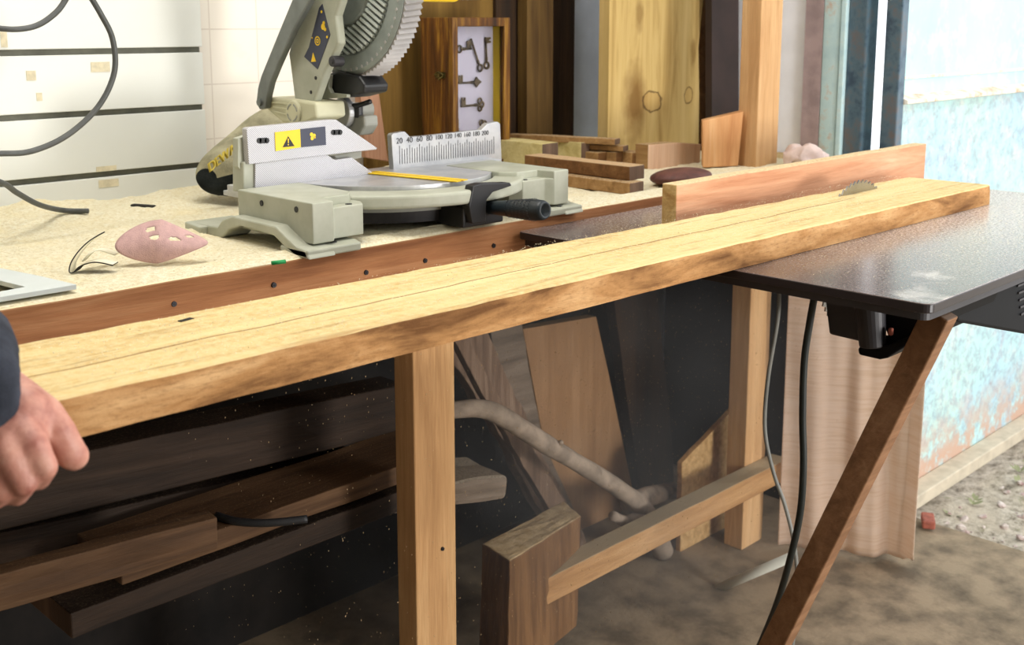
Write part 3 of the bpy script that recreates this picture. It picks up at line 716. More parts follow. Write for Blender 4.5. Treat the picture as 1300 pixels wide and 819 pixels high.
bm = bmesh.new(); prism(bm, atp(((378, -18), (395, -18), (393, 0), (372, 38), (351, 85), (343, 105), (339, 122), (336, 138), (329, 139), (325, 130), (327, 112), (331, 97), (352, 45)), 1.062), (.012, 0, 0))
bar = link('lift_bar', done(bm), 'lever_steel', ms, bevel=.002)
c = atx(330.5, 130, 1.062); bm = bmesh.new(); cyl(bm, c-X*.004, c+X*.02, .006, n=16); link('bar_bolt', done(bm), 'lever_steel', bar)
bm = bmesh.new(); prism(bm, atp(((338, 123), (375, 126), (400, 130), (402, 150), (385, 158), (358, 156), (336, 137)), 1.075), (.06, 0, 0))
hb = link('hinge_body', done(bm), 'cream_cast', ms, bevel=.005, seg=3)
c = atx(371, 143, 1.070); bm = bmesh.new(); cyl(bm, c, c+X*.012, .019, .021, 36); link('hinge_cap', done(bm), 'cream_cast', hb, bevel=.0015)
bm = bmesh.new()
for k in range(4):
    a = k*PI/2+.3; pts = [c+V((-.0008, math.cos(a+j*.22)*.0150, math.sin(a+j*.22)*.0150)) for j in range(6)]+[c+V((-.0008, math.cos(a+j*.22)*.0125, math.sin(a+j*.22)*.0125)) for j in range(5, -1, -1)]
    prism(bm, pts, (.001, 0, 0))
link('cap_slots', done(bm), 'cast_shadow', hb)
for k in range(3):
    p = atx(345+k*2, 130+k*6, 1.0745); q = atx(368, 132+k*7, 1.0745); bm = bmesh.new(); dd = q-p; d1, s1, u1 = frame(dd, X); bx(bm, (p+q)/2, (dd.length, .0022, .003), Matrix((d1, s1, u1)).transposed()); link('hinge_rib', done(bm), 'cream_cast', hb)
# rear support down to the table and the drive side
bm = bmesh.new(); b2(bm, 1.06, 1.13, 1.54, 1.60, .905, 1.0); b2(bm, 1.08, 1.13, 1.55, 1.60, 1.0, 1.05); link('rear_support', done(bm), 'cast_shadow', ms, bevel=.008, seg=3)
bm = bmesh.new(); prism(bm, atp(((398, 122), (412, 95), (428, 90), (455, 97), (463, 108), (462, 118), (440, 124), (420, 122)), 1.125), (.05, 0, 0)); link('motor_cover', done(bm), 'black_plastic', ms, bevel=.004)
bm = bmesh.new(); prism(bm, atp(((403, 122), (414, 95), (418, 95), (417, 112), (420, 118), (440, 120), (440, 124), (404, 126)), 1.115), (.008, 0, 0)); link('cover_bracket', done(bm), 'cast', ms, bevel=.001)
bm = bmesh.new(); cyl(bm, atx(402, 142, 1.13), atx(402, 142, 1.13)+V((.10, -.02, 0)), .013, n=24); link('rail_tube', done(bm), 'cast_shadow', ms, smooth=False)
bm = bmesh.new(); c = atx(433, 143, 1.15); cyl(bm, c, c+V((.012, -.001, 0)), .026, n=30); cyl(bm, c+V((.012, 0, 0)), c+V((.022, 0, 0)), .019, n=30); link('clamp_ring', done(bm), 'machined', ms, bevel=.002)
for (a, b, r) in (((428, 122), (466, 112), .0035), ((434, 133), (470, 129), .0042)):
    bm = bmesh.new(); tube(bm, [atx(*a, 1.16), atx((a[0]+b[0])/2, (a[1]+b[1])/2+3, 1.16), atx(*b, 1.16)], r, 10, 6); link('adjust_rod', done(bm), 'black_plastic', ms, smooth=True)
bm = bmesh.new(); p = atx(455, 134, 1.165); cyl(bm, p, p-Z*.02, .0075, n=18); link('adjust_knob', done(bm), 'black_plastic', ms, bevel=.001)
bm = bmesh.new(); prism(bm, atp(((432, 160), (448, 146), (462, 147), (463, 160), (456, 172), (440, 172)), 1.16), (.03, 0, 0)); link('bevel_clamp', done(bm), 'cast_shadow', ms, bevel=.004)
bm = bmesh.new(); p0 = atx(545, -6, 1.20); bx(bm, p0, (.10, .04, .02)); link('side_handle', done(bm), 'yellow', ms, bevel=.008, seg=3)
bm = bmesh.new(); bx(bm, p0+V((.075, 0, .004)), (.06, .034, .02)); link('handle_grip', done(bm), 'black_plastic', ms, bevel=.006, seg=3)
# dust bag
bag = thing('dust_bag', (1.08, 1.72, .9), 'black and beige dust bag with worn yellow lettering behind the mitre saw', 'dust bag')
bm = bmesh.new(); prof = [(262, 238, 214), (268, 246, 198), (285, 249, 182), (305, 247, 166), (322, 244, 152), (335, 240, 142), (352, 232, 132)]
rings = []
for i, (px, yb, yt) in enumerate(spline([(a, b, c) for a, b, c in prof], 4)):
    pb = aty(px, yb, 1.72-.0*i); pt = aty(px, yt, 1.72); c = (pb+pt)/2; h = (pt.z-pb.z)/2; rings.append([bm.verts.new(c+V((-.012*math.cos(t), math.cos(t)*h*.85, math.sin(t)*h*(1+.03*noise.noise(V((i, t, 0))))))) for t in [2*PI*q/28 for q in range(28)]])
for a, b in zip(rings, rings[1:]):
    for q in range(28): f = bm.faces.new((a[q], a[(q+1) % 28], b[(q+1) % 28], b[q])); f.material_index = 1 if q < 14 else 0
bm.faces.new(rings[0][::-1]); bm.faces.new(rings[-1])
link('bag', done(bm), ['bag_dark', 'bag_light'], bag, smooth=True)
a0 = aty(266, 227, 1.64); a1 = aty(312, 208, 1.64)
tq = aty(288, 196, 1.668); text('lettering', 'DEWALT', .0215, 'worn_yellow', bag, tq, aty(307, 181, 1.672)-aty(269, 211, 1.664), Z+V((0, .45, 0)), .004)
# ================================================================ THINGS ON THE BENCH, LEFT
def bent_sheet(name, us, vs, fn, mat, parent=None, t=.0008, holes=(), smooth=True):
    bm = bmesh.new(); g = {}
    def inside(u, v): return (u*u+v*v) <= 1.0001
    # polar grid
    rings = []; nr, na = 14, 64
    ctr = bm.verts.new(fn(0, 0))
    for i in range(1, nr+1):
        rings.append([bm.verts.new(fn(i/nr*math.cos(2*PI*k/na), i/nr*math.sin(2*PI*k/na))) for k in range(na)])
    for k in range(na): bm.faces.new((ctr, rings[0][k], rings[0][(k+1) % na]))
    uv = {}
    for i in range(nr-1):
        for k in range(na):
            u = (i+1.5)/nr*math.cos(2*PI*(k+.5)/na); v = (i+1.5)/nr*math.sin(2*PI*(k+.5)/na)
            if any((u-a)**2+(v-b)**2 < r*r for a, b, r in holes): continue
            bm.faces.new((rings[i][k], rings[i+1][k], rings[i+1][(k+1) % na], rings[i][(k+1) % na]))
    me = done(bm)
    if sum(((CAM-p.center).dot(p.normal)*p.area for p in me.polygons)) < 0: me.flip_normals()
    o = link(name, me, mat, parent, smooth=smooth)
    s = o.modifiers.new('s', 'SOLIDIFY'); s.thickness = t; s.material_offset = 1 if isinstance(mat, list) else 0; s.offset = -1
    return o
dc = atz(198, 337, .902)
def disc2(u, v):
    R = .060; rt = V((HY, -HX, 0)); fw = V((HX, HY, 0)); c = dc
    # nearly upright, leaning away, lower edge curling toward the right rear
    h = (v+1)*.5
    lean = .030*h-.012*math.sin(h*PI)
    z = .001+.050*(h**.85)-.020*max(0, u)*h*1.0
    x = u*R*(.98 if u > 0 else .86)
    return c+rt*x+fw*(lean+.035*max(0, u)**1.5+.006*math.cos(u*2))+Z*(z*(1-.12*u*u)*(1.06-.30*max(0, u))+.010*max(0, u))
hs = [(.12, .62, .09), (-.12, .58, .085), (-.05, .28, .11), (.32, .34, .11), (.62, .40, .07)]
sd = bent_sheet('sanding_disc', 0, 0, disc2, ['disc_red', 'disc_back'], holes=[(-.2, .55, .12), (-.08, .18, .12), (.34, .22, .12), (.62, .48, .09)])
tag(sd, 'pink perforated sanding disc curled up on the sawdust', 'sanding disc')
def strip(name, pts_px, w, mats, label, t=.0012, zs=None):
    P = spline([atz(a, b, .9)+Z*z for a, b, z in pts_px], 6); bm = bmesh.new(); pr = None; fw = V((HX, HY, 0)); rows = []
    for i, p in enumerate(P):
        rows.append((bm.verts.new(p), bm.verts.new(p+fw*w+Z*.004)))
    for a, b in zip(rows, rows[1:]): bm.faces.new((a[0], b[0], b[1], a[1]))
    o = link(name, done(bm), mats, smooth=True); s = o.modifiers.new('s', 'SOLIDIFY'); s.thickness = t; s.material_offset = 1; s.offset = 0
    return tag(o, label, 'sandpaper')
def strip_v(name, P, w, mats, label):
    bm = bmesh.new(); P = spline(P, 6); rows = [(bm.verts.new(p), bm.verts.new(p+V((HX, HY, 0))*w)) for p in P]
    for a, b in zip(rows, rows[1:]): bm.faces.new((a[0], b[0], b[1], a[1]))
    o = link(name, done(bm), mats, smooth=True); s = o.modifiers.new('s', 'SOLIDIFY'); s.thickness = .0016; s.material_offset = 1; s.offset = 0
    return tag(o, label, 'sandpaper')
d1 = (atz(90, 346, .903)-CAM).dot(V((HX*math.cos(TH), HY*math.cos(TH), -math.sin(TH))))
strip_v('sandpaper', [atd(126, 298, d1+.02), atd(112, 307, d1+.01), atd(99, 320, d1), atd(90, 334, d1), atd(88, 345, d1+.002), atd(93, 346, d1+.004), atd(102, 338, d1+.01), atd(120, 333, d1+.01), atd(143, 337, d1+.01)], .02, ['emery', 'paper'], 'dark folded sandpaper strip curling up left of the sanding disc')
strip_v('sandpaper', [atd(104, 332, d1+.03), atd(114, 322, d1+.03), atd(126, 318, d1+.04), atd(146, 324, d1+.05)], .016, ['paper', 'paper'], 'pale scrap of sandpaper between the dark strip and the pink disc')
# white frame corner
wf = thing('white_frame', atz(20, 370, .905), 'white flat frame corner lying at the left end of the bench', 'frame')
bm = bmesh.new(); z = .913
prism(bm, [atz(*p, z) for p in ((-60, 392), (0, 377), (97, 361), (55, 351), (0, 340), (-60, 330), (-60, 345), (0, 356), (32, 364), (0, 370), (-60, 380))], (0, 0, -.006)); link('frame_face', done(bm), 'white_frame', wf, bevel=.0006)
bm = bmesh.new(); prism(bm, [atz(*p, z-.0062) for p in ((-60, 394), (0, 379), (96, 363), (54, 353), (0, 342), (-60, 332), (-60, 343), (0, 354), (36, 363), (0, 371), (-60, 382))], (0, 0, -.006)); link('frame_body', done(bm), 'white_side', wf)
# small green cap
bm = bmesh.new(); p = atz(345, 334, .906); cyl(bm, p, p+V((.018, -.004, 0)), .0028, n=12); tag(link('green_stub', done(bm), 'green', smooth=True), 'tiny green stub half buried in sawdust by the saw foot', 'stub')
bm = bmesh.new()
for p0_, p1_ in (((168, 261), (196, 263)), ((213, 260), (250, 257))):
    a = atz(*p0_, .908); b = atz(*p1_, .908); dd = b-a; d1_, s1_, u1_ = frame(dd); bx(bm, (a+b)/2, (dd.length, .012, .006), Matrix((d1_, s1_, u1_)).transposed())
    break
tag(link('chisel', done(bm), 'emery', bevel=.002), 'small dark metal bar half buried in sawdust near the panel', 'metal bar')
# ================================================================ BACK WALL LEANERS
def leaner(name, px0, px1, y, zb, zt, mat, label, t=.02, skew=0, cat='board', parent=None):
    a = aty(px0, 100, y); b = aty(px1, 100, y); bm = bmesh.new()
    prism(bm, [(a.x, y, zb), (b.x, y, zb), (b.x+skew, y, zt), (a.x+skew, y, zt)], (0, t, 0))
    return tag(link(name, done(bm), mat, bevel=.001), label, cat)
leaner('plywood_sheet', 463, 632, 1.845, .905, 1.75, 'olive_ply', 'large olive brown plywood sheet standing behind the key cabinet', .012)
leaner('upright_board', 630, 669, 1.835, .905, 1.9, 'dark_wood_z', 'dark brown upright board just right of the key cabinet')
leaner('upright_board', 669, 702, 1.80, .905, 1.85, 'golden_board', 'golden brown narrow upright board among the dark boards right of the key cabinet', .03)
leaner('upright_board', 702, 729, 1.83, .905, 1.95, 'dark_wood_z', 'dark upright board with black edge beside the pale blue wall', .02)
pp = [aty(*p, 1.80) for p in ((464, 200), (493, 205), (478, 95), (470, 20), (452, 20), (456, 95))]
tag(traced('narrow_plank', pp, (0, .02, 0), 'pink_plank'), 'narrow pinkish plank leaning behind the blade guard', 'plank')
# wide plank with waney bark edge and stain outlines
def stained():
    m, nt, b = nodes('stained_plank'); v = coords(nt, (1, 1, 1), False)
    g = noise_n(nt, coords(nt, (16, 16, 1.2), False), 1.6, 5, .6, .8)
    col = ramp(nt, g, [(.3, lin(156, 126, 72)), (.5, lin(194, 166, 106)), (.7, lin(208, 182, 124))])
    def blot(c, sc, r0, r1, inner, outer, amt):
        nonlocal col
        mp = nt.nodes.new('ShaderNodeMapping'); lk(nt, v, mp.inputs['Vector']); mp.inputs['Location'].default_value = tuple(-c[i]*sc[i] for i in range(3)); mp.inputs['Scale'].default_value = sc
        ns = nt.nodes.new('ShaderNodeTexNoise'); ns.inputs['Scale'].default_value = 30; ns.inputs['Detail'].default_value = 3; lk(nt, v, ns.inputs['Vector'])
        ln = nt.nodes.new('ShaderNodeVectorMath'); ln.operation = 'LENGTH'; lk(nt, mp.outputs[0], ln.inputs[0])
        ad = nt.nodes.new('ShaderNodeMath'); ad.operation = 'MULTIPLY_ADD'; lk(nt, ns.outputs['Fac'], ad.inputs[0]); ad.inputs[1].default_value = .9; lk(nt, ln.outputs['Value'], ad.inputs[2])
        f1 = mrange(nt, ad.outputs[0], r0, r1, amt, 0)
        col = mixc(nt, f1, col, inner)
        if outer:
            sb = nt.nodes.new('ShaderNodeMath'); sb.operation = 'SUBTRACT'; lk(nt, ad.outputs[0], sb.inputs[0]); sb.inputs[1].default_value = (r0+r1)/2
            ab = nt.nodes.new('ShaderNodeMath'); ab.operation = 'ABSOLUTE'; lk(nt, sb.outputs[0], ab.inputs[0])
            col = mixc(nt, mrange(nt, ab.outputs[0], .03, .1, .75, 0), col, outer)
    yy = 1.64
    p = aty(806, 130, yy); blot(p, (28, 0, 14), .9, 1.9, lin(112, 76, 32), None, .8)
    p = aty(828, 128, yy); blot(p, (24, 0, 34), 1.2, 1.35, lin(170, 128, 64), lin(70, 46, 26), .3)
    p = aty(874, 122, yy); blot(p, (50, 0, 42), 1.2, 1.35, lin(186, 150, 84), lin(80, 56, 30), .3)
    p = aty(812, 20, yy); blot(p, (60, 0, 22), .9, 1.5, lin(120, 88, 40), None, .6)
    p = aty(880, 66, yy); blot(p, (70, 0, 26), .9, 1.4, lin(120, 88, 40), None, .6)
    lk(nt, col, b.inputs['Base Color']); b.inputs['Roughness'].default_value = .8; b.inputs['Specular IOR Level'].default_value = .2
stained()
wp = [aty(*p, 1.64) for p in ((771, 203), (887, 203), (888, 120), (887, 60), (893, 0), (900, -80), (772, -80), (774, 0))]
w_ = thing('wide_plank', wp[0]+V((.1, .01, 0)), 'wide knotty yellowish plank with bark edge standing against the pale blue wall', 'plank')
traced('plank_face', wp, (0, .03, 0), 'stained_plank', w_)
wq = [aty(*p, 1.641) for p in ((888, 203), (904, 203), (907, 120), (905, 60), (905, -80), (901, -80), (894, 0), (888, 60), (889, 120))]
traced('bark_edge', wq, (0, .03, 0), 'brown_block', w_, jit=.002)
dk = [aty(*p, 1.60) for p in ((904, 215), (938, 215), (938, -80), (904, -80))]
tag(traced('dark_board', dk, (0, .02, 0), 'dark_strip'), 'dark brown board standing between the wide plank and the timber post', 'board')
# ================================================================ KEY CABINET
KY = 1.70
kc = thing('key_cabinet', aty(590, 175, KY), 'scorched wooden cabinet with glass front showing old keys', 'cabinet')
fA = aty(573, 22, KY); fB = aty(652, 17, KY+.02)
fx = V((fB.x-fA.x, fB.y-fA.y, 0)).normalized(); fn = V((-fx.y, fx.x, 0))  # fn points away from camera
W = .180; H = .315; z1 = fA.z; z0_ = z1-H; o0 = V((fA.x, fA.y, z0_))
RK = Matrix((fx, fn, Z)).transposed()
def kb(bm, u0, u1, v0, v1, w0, w1, mi=0):
    bx(bm, o0+fx*(u0+u1)/2+fn*(v0+v1)/2+Z*(w0+w1)/2, (u1-u0, v1-v0, w1-w0), RK, mi)
# side, top, bottom, right, back
bm = bmesh.new()
sdir = (aty(533, 22, KY+.055)-fA); sdir.z = 0
kb(bm, .0, .012, .010, .085, 0, H); kb(bm, W-.012, W, .010, .085, 0, H); kb(bm, .012, W-.012, .010, .085, H-.012, H); kb(bm, .012, W-.012, .010, .085, 0, .012)
link('case', done(bm), 'burnt_wood', kc, bevel=.0015)
bm = bmesh.new(); kb(bm, .012, W-.012, .030, .036, .012, H-.012); link('back_panel', done(bm), 'white_card', kc)
bm = bmesh.new(); kb(bm, W-.0165, W-.0122, .012, .0295, .012, H-.012); link('inner_side', done(bm), 'yellow_paint', kc)
bm = bmesh.new(); fwid = .018
kb(bm, -.001, fwid-.003, -.004, .0095, 0, H); kb(bm, W-fwid, W+.001, -.004, .0095, 0, H); kb(bm, fwid-.003, W-fwid, -.004, .0095, H-fwid, H); kb(bm, fwid-.003, W-fwid, -.004, .0095, 0, fwid)
dr = link('door', done(bm), 'burnt_wood', kc, bevel=.0015)
bm = bmesh.new(); kb(bm, fwid-.003, W-fwid, .002, .004, fwid, H-fwid); link('pane', done(bm), 'glass', dr)
# latch on the left side
bm = bmesh.new(); c = o0+fn*.03+Z*(H-.115)-fx*.002
cyl(bm, c, c-fx*.006, .004, n=14); tube(bm, [c-fx*.004+fn*.012, c-fx*.006+Z*.006, c-fx*.004-fn*.012, c-fx*.006-Z*.008], .0018, 8, 5); bx(bm, c, (.002, .026, .012), RK)
link('latch', done(bm), 'latch_metal', kc)
def key(px, py, ang, L, bow, bit, label, s=1.):
    # local: shaft along +x from the bow, placed on the plane just in front of the back card
    n_ = fn; P0 = o0+fn*.0262; r = ray(px, py); t = (P0-CAM).dot(n_)/r.dot(n_); p = CAM+r*t
    ca, sa = math.cos(ang), math.sin(ang); ux = fx*ca+Z*sa; uz = -fx*sa+Z*ca
    bm = bmesh.new(); q = lambda x, z, y=0: p+ux*x+uz*z-fn*y
    cyl(bm, q(-L*.5, 0), q(L*.5, 0), .0022*s, n=10)
    if bow == 'ring': tube(bm, [q(-L*.5-.007+.007*math.cos(a), .007*math.sin(a)) for a in [2*PI*i/12 for i in range(13)]], .002, 8, 2)
    elif bow == 'trefoil':
        for a in (PI/2, -PI/2, PI):
            tube(bm, [q(-L*.5-.007+.0065*math.cos(a)+.006*math.cos(b), .0075*math.sin(a)+.006*math.sin(b)) for b in [2*PI*i/10 for i in range(11)]], .0018, 8, 2)
    elif bow == 'spade':
        prism(bm, [q(-L*.5, .003, .002), q(-L*.5-.006, .011, .002), q(-L*.5-.013, .005, .002), q(-L*.5-.022, 0, .002), q(-L*.5-.013, -.005, .002), q(-L*.5-.006, -.011, .002), q(-L*.5, -.003, .002)], fn*.003)
    for k in range(2): cyl(bm, q(-L*.5+.004+k*.004, 0), q(-L*.5+.006+k*.004, 0), .0034, n=10)
    h = .016*s
    if bit: prism(bm, [q(L*.5-.001, -.001*bit, .001), q(L*.5-.001, h*bit, .001), q(L*.5-.005, h*bit, .001), q(L*.5-.006, h*.6*bit, .001), q(L*.5-.008, h*.6*bit, .001), q(L*.5-.009, h*bit, .001), q(L*.5-.013, h*bit, .001), q(L*.5-.013, -.001*bit, .001)], fn*.002)
    return tag(link('key', done(bm), 'key_metal'), label, 'key', 'old keys in the cabinet')
key(592, 62, 0, .030, 'ring', 1, 'small black key lying level at the upper left of the key cabinet')
key(603, 66, PI*.64, .060, 'ring', 1, 'slanting key of the crossed pair, upper middle of the cabinet')
key(617, 63, PI*.52, .052, 'ring', -1, 'upright key at the right of the crossed pair in the cabinet')
key(592, 105, PI, .050, 'spade', -1, 'bronze key with pointed spade bow above the clover key')
key(596, 134, PI, .052, 'trefoil', -1, 'bronze key with three lobed clover bow in the cabinet', 1.1)
key(581, 160, PI*.5, .030, 'trefoil', 1, 'dark key at the lower left of the key cabinet')
key(606, 168, PI*1.2, .030, 'trefoil', 1, 'bronze key partly hidden at the bottom right of the cabinet')
# ================================================================ OFFCUTS ON THE BENCH
ZB = .9015
def offcut(name, p_end_l, p_end_r, length, h, mats, label, z=ZB, back=Y, group=None, cat='offcut', jit=.001, tilt=None):
    """block whose end face spans two photo points on its bottom edge, running back"""
    a = atz(*p_end_l, z); b = atz(*p_end_r, z); w = (b-a).length; c = (a+b)/2+Z*h/2
    dirn = V(back).normalized(); o = plank(name, c, c+dirn*length, (b-a), w, h, mats, None, seg=6, jit=jit, bevel=.0015, seed=random.random()*50)
    return tag(o, label, cat, group)
offcut('wood_block', (795, 247), (822, 246), .24, .022, ['block_wood', 'end_grain'], 'pale lower block under the dark brown block beside the mitre saw')
offcut('wood_block', (794, 228.5), (823, 227.5), .27, .026, ['brown_block', 'end_grain'], 'dark brown block lying on a pale block right of the mitre saw', z=ZB+.0225)
offcut('wood_beam', (684, 221), (713, 220), .30, .064, ['yellow_beam', 'end_grain'], 'pale yellow beam with dark sawn end, nearest to the numbered fence')
offcut('wood_beam', (735, 212), (751, 211.5), .24, .054, ['yellow_beam', 'end_grain'], 'second pale yellow beam right behind the first, with grey sawn end')
for i, (a, b, lab) in enumerate(((756, 775, 'leftmost small block in the row behind the dark brown block'), (779, 796, 'middle small block in the row behind the dark brown block'), (799, 819, 'right small block in the row behind the dark brown block'))):
    offcut('small_block', (a, 213), (b, 212.5), .10, .034, ['block_wood', 'brown_block'], lab)
offcut('batten', (786, 192), (803, 191.5), .26, .012, ['block_wood', 'end_grain'], 'lower thin batten lying across the row of small blocks', z=ZB+.036, back=V((-.3, 1, 0)))
offcut('batten', (776, 184), (792, 183), .26, .013, ['block_wood', 'end_grain'], 'upper thin batten on top of the stack behind the yellow beams', z=ZB+.0505, back=V((-.35, 1, 0)))
sl = [aty(*p, 1.50) for p in ((822, 224), (888, 219), (890, 183), (858, 181), (823, 184))]
tag(traced('wood_slab', sl, (0, .035, 0), ['pink_end', 'block_wood']), 'short pinkish block standing on edge behind the leather cushion', 'block')
# leather pad
bm = bmesh.new(); c = atz(864, 236, ZB)
bmesh.ops.create_uvsphere(bm, u_segments=28, v_segments=14, radius=1)
for v in bm.verts:
    x, y, z = v.co; v.co = c+V((HY, -HX, 0))*x*.060+V((HX, HY, 0))*y*.05+Z*(.018+z*.017+.004*x)
tag(link('leather_cushion', done(bm), 'leather', smooth=True), 'dark red rounded leather pad lying in front of the pinkish block', 'pad')
ub = thing('upright_block', atz(915, 222, ZB), 'orange brown block standing upright against the timber post', 'block')
a = atz(892, 213, ZB); b = atz(937, 211, ZB); dd = (b-a); nn = V((-dd.y, dd.x, 0)).normalized()
bm = bmesh.new(); A = [a, b, b+Z*.120+(b-a)*.10, a+Z*.102-(b-a)*.05]; B = [p+nn*.03+V((.02, -.00, 0)) for p in A]
va = [bm.verts.new(p) for p in A]; vb = [bm.verts.new(p) for p in B]
bm.faces.new(va); bm.faces.new(vb[::-1])
for i in range(4): bm.faces.new((va[i], vb[i], vb[(i+1) % 4], va[(i+1) % 4]))
link('block_body', done(bm), 'orange_block', ub, bevel=.002)
bm = bmesh.new(); c = atz(1022, 208, BZ+.012); bmesh.ops.create_icosphere(bm, subdivisions=4, radius=1)
for v in bm.verts: v.co = c+V((v.co.x*.045, v.co.y*.045, v.co.z*.026+.012))+noise.noise_vector(v.co*2.2)*.014
tag(link('crumpled_rag', done(bm), 'cloth_white', smooth=True), 'crumpled pale pink rag at the far end of the bench', 'rag')
# ================================================================ TABLE SAW
SZ = .885
ts = thing('table_saw', (1.5, .9, 0), 'dark topped table saw with splayed wooden leg at the right of the bench', 'table saw')
pc = atz(1180, 388, SZ); tx0 = 1.262; ty0 = pc.y; tx1 = 2.26; ty1 = 1.243
bm = bmesh.new()
def rr(x0, x1, y0, y1, r, z, n=5):
    pts = []
    for cx, cy, a in ((x1-r, y1-r, 0), (x0+r, y1-r, PI/2), (x0+r, y0+r, PI), (x1-r, y0+r, 1.5*PI)):
        for i in range(n+1): pts.append(V((cx+r*math.cos(a+i*PI/2/n), cy+r*math.sin(a+i*PI/2/n), z)))
    return pts
prism(bm, rr(tx0, tx1, ty0, ty1, .012, SZ-.012), (0, 0, .012), 0, 1); top = link('tabletop', done(bm), ['table_top', 'table_edge'], ts, bevel=.0015)
bm = bmesh.new(); prism(bm, rr(tx0+.006, tx1-.006, ty0+.006, ty1-.006, .012, SZ-.022), (0, 0, .0098)); link('top_frame', done(bm), 'housing', ts)
bl = thing('x', (0, 0, 0), None, None) if False else None
bc = atz(1096, 262, .92); by = .945
e0 = aty(1063, 261, by); e1 = aty(1146, 240, by); tpz = aty(1110, 225, by).z; Rb = .13; sg = tpz-.92; ch = math.sqrt(2*Rb*sg-sg*sg)
bcx = e0.x+ch; bcz = tpz-Rb; bm = bmesh.new(); pts = []
N = 60
for i in range(N):
    a = 2*PI*i/N; a2 = a+2*PI/N*.65
    pts += [V((bcx+Rb*math.cos(a), by, bcz+Rb*math.sin(a))), V((bcx+(Rb-.006)*math.cos(a2), by, bcz+(Rb-.006)*math.sin(a2)))]
prism(bm, pts, (0, .0026, 0)); link('blade', done(bm), 'chrome', ts)
# wooden brace leg, in a plane of constant x
lx = 1.33
def legp(p, x): return atx(*p, x)
L = [atx(1180, 388, lx)+V((0, 0, .0)), atx(1222, 379, lx), atx(1065, 705, lx), atx(1018, 703, lx)]
# centre line and width
cT = (L[0]+L[1])/2; cB = (L[2]+L[3])/2; dv = (cB-cT).normalized(); wdt = abs((L[1]-L[0]).cross(dv).length)
tt = (SZ-.024-cT.z)/dv.z; cT = cT+dv*tt*0.9; gB = cT+dv*((.0-cT.z)/dv.z)
plank('leg', cT, gB+dv*.0, X.cross(dv), .034, .030, ['leg_wood', 'end_grain'], ts, jit=.0006, bevel=.002)
plank('leg', V((2.2, ty0+.05, SZ-.024)), V((2.2, ty0+.05, 0)), X, .04, .030, ['leg_wood', 'end_grain'], ts, jit=.0006, bevel=.002)
# machinery below
bm = bmesh.new(); xx = 1.36
prism(bm, [atx(*p, xx) for p in ((1045, 366), (1090, 370), (1098, 432), (1090, 434), (1052, 425))], (.07, 0, 0)); mh = link('motor_housing', done(bm), 'housing', ts, bevel=.004)
bm = bmesh.new(); q = atx(1108, 405, xx-.01); cyl(bm, atx(1103, 372, xx-.005), atx(1108, 440, xx-.005), .021, .017, 24); link('motor_barrel', done(bm), 'housing', ts, bevel=.002)
bm = bmesh.new(); prism(bm, [atx(*p, xx-.01) for p in ((1088, 443), (1096, 436), (1128, 438), (1160, 424), (1162, 432), (1126, 455), (1116, 457), (1090, 451))], (.06, 0, 0)); link('dust_chute', done(bm), 'housing_dark', ts, bevel=.003)
bm = bmesh.new(); prism(bm, [atx(*p, xx+.01) for p in ((1105, 372), (1210, 384), (1190, 425), (1130, 440), (1118, 400))], (.16, 0, 0)); link('undercarriage', done(bm), 'housing_dark', ts, bevel=.004)
bm = bmesh.new(); bx(bm, atx(1131, 421, xx-.006), (.006, .006, .010)); link('indicator', done(bm), 'brick', ts, bevel=.002)
bm = bmesh.new(); yy = ty0+.03
hp = [aty(*p, yy) for p in ((1212, 376), (1216, 409), (1300, 424), (1400, 436), (1400, 300))]
prism(bm, [(p.x, p.y, min(p.z, SZ-.0225)) for p in hp], (0, .42, 0)); bd = link('saw_body', done(bm), 'housing_dark', ts, bevel=.004)
bm = bmesh.new()
for k in range(6): p = aty(1296+k*1, 352+k*9, yy-.001); bx(bm, p, (.03, .002, .003))
link('vent_slots', done(bm), 'housing', bd)
# fence on the saw
fy = 1.04
fp = aty(858, 279, fy); ft = aty(858, 236, fy); fe = aty(1176, 184, fy)
fo = plank('fence_board', (fp.x, fy+.014, (SZ+ft.z)/2+.001), (fe.x, fy+.014, (SZ+ft.z)/2+.001), Z, ft.z-SZ, .028, ['fence_wood', 'pine'], jit=.0006, bevel=.0015, seg=20)
tag(fo, 'reddish wooden fence board standing on edge along the table saw', 'board')
# the long board being cut
A1 = atz(1258, 235, .921); A2 = atz(80, 505, .921); A3 = atz(28, 435, .921); A4 = atz(1160, 222, .921)
print('board', A1, A2, A3, A4)
bm = bmesh.new(); zb = SZ+.0005; zt = .921; rings = []; n = 150
xs, xe = .30, A1.x
for i in range(n+1):
    x = xs+(xe-xs)*i/n; f = i/n
    yf = A2.y+(A1.y-A2.y)*f+.0016*noise.noise(V((x*8, 0, 0))); yb = A3.y+(A4.y-.005-A3.y)*f+.0018*noise.noise(V((x*8, 4, 0)))
    yb = min(yb, fy-.003)
    r = []
    for (y, z) in ((yf, zb), (yf, zb+.012), (yf, zb+.024), (yf+.001, zt-.002), (yf+.003, zt), ((yf*3+yb)/4, zt), ((yf+yb)/2, zt), ((yf+3*yb)/4, zt), (yb-.003, zt), (yb, zt-.003), (yb, zb), ((yf+yb)/2, zb)):
        nn = noise.noise(V((x*25, y*40, z*40)))*.0009
        r.append(bm.verts.new((x, y+nn, z+(nn if z > zb+.005 else 0))))
    rings.append(r)
for a, b in zip(rings, rings[1:]):
    for q in range(12): bm.faces.new((a[q], a[(q+1) % 12], b[(q+1) % 12], b[q]))
bm.faces.new(rings[0][::-1]); bm.faces.new(rings[-1])
me = done(bm); me.transform(Matrix.Translation((-1.2, -.94, -.9)))
lb_ = link('long_board', me, 'rough_board', bevel=0); lb_.location = (1.2, .94, .9)
tag(lb_, 'long rough sawn board dusted with sawdust, being pushed through the table saw', 'board')
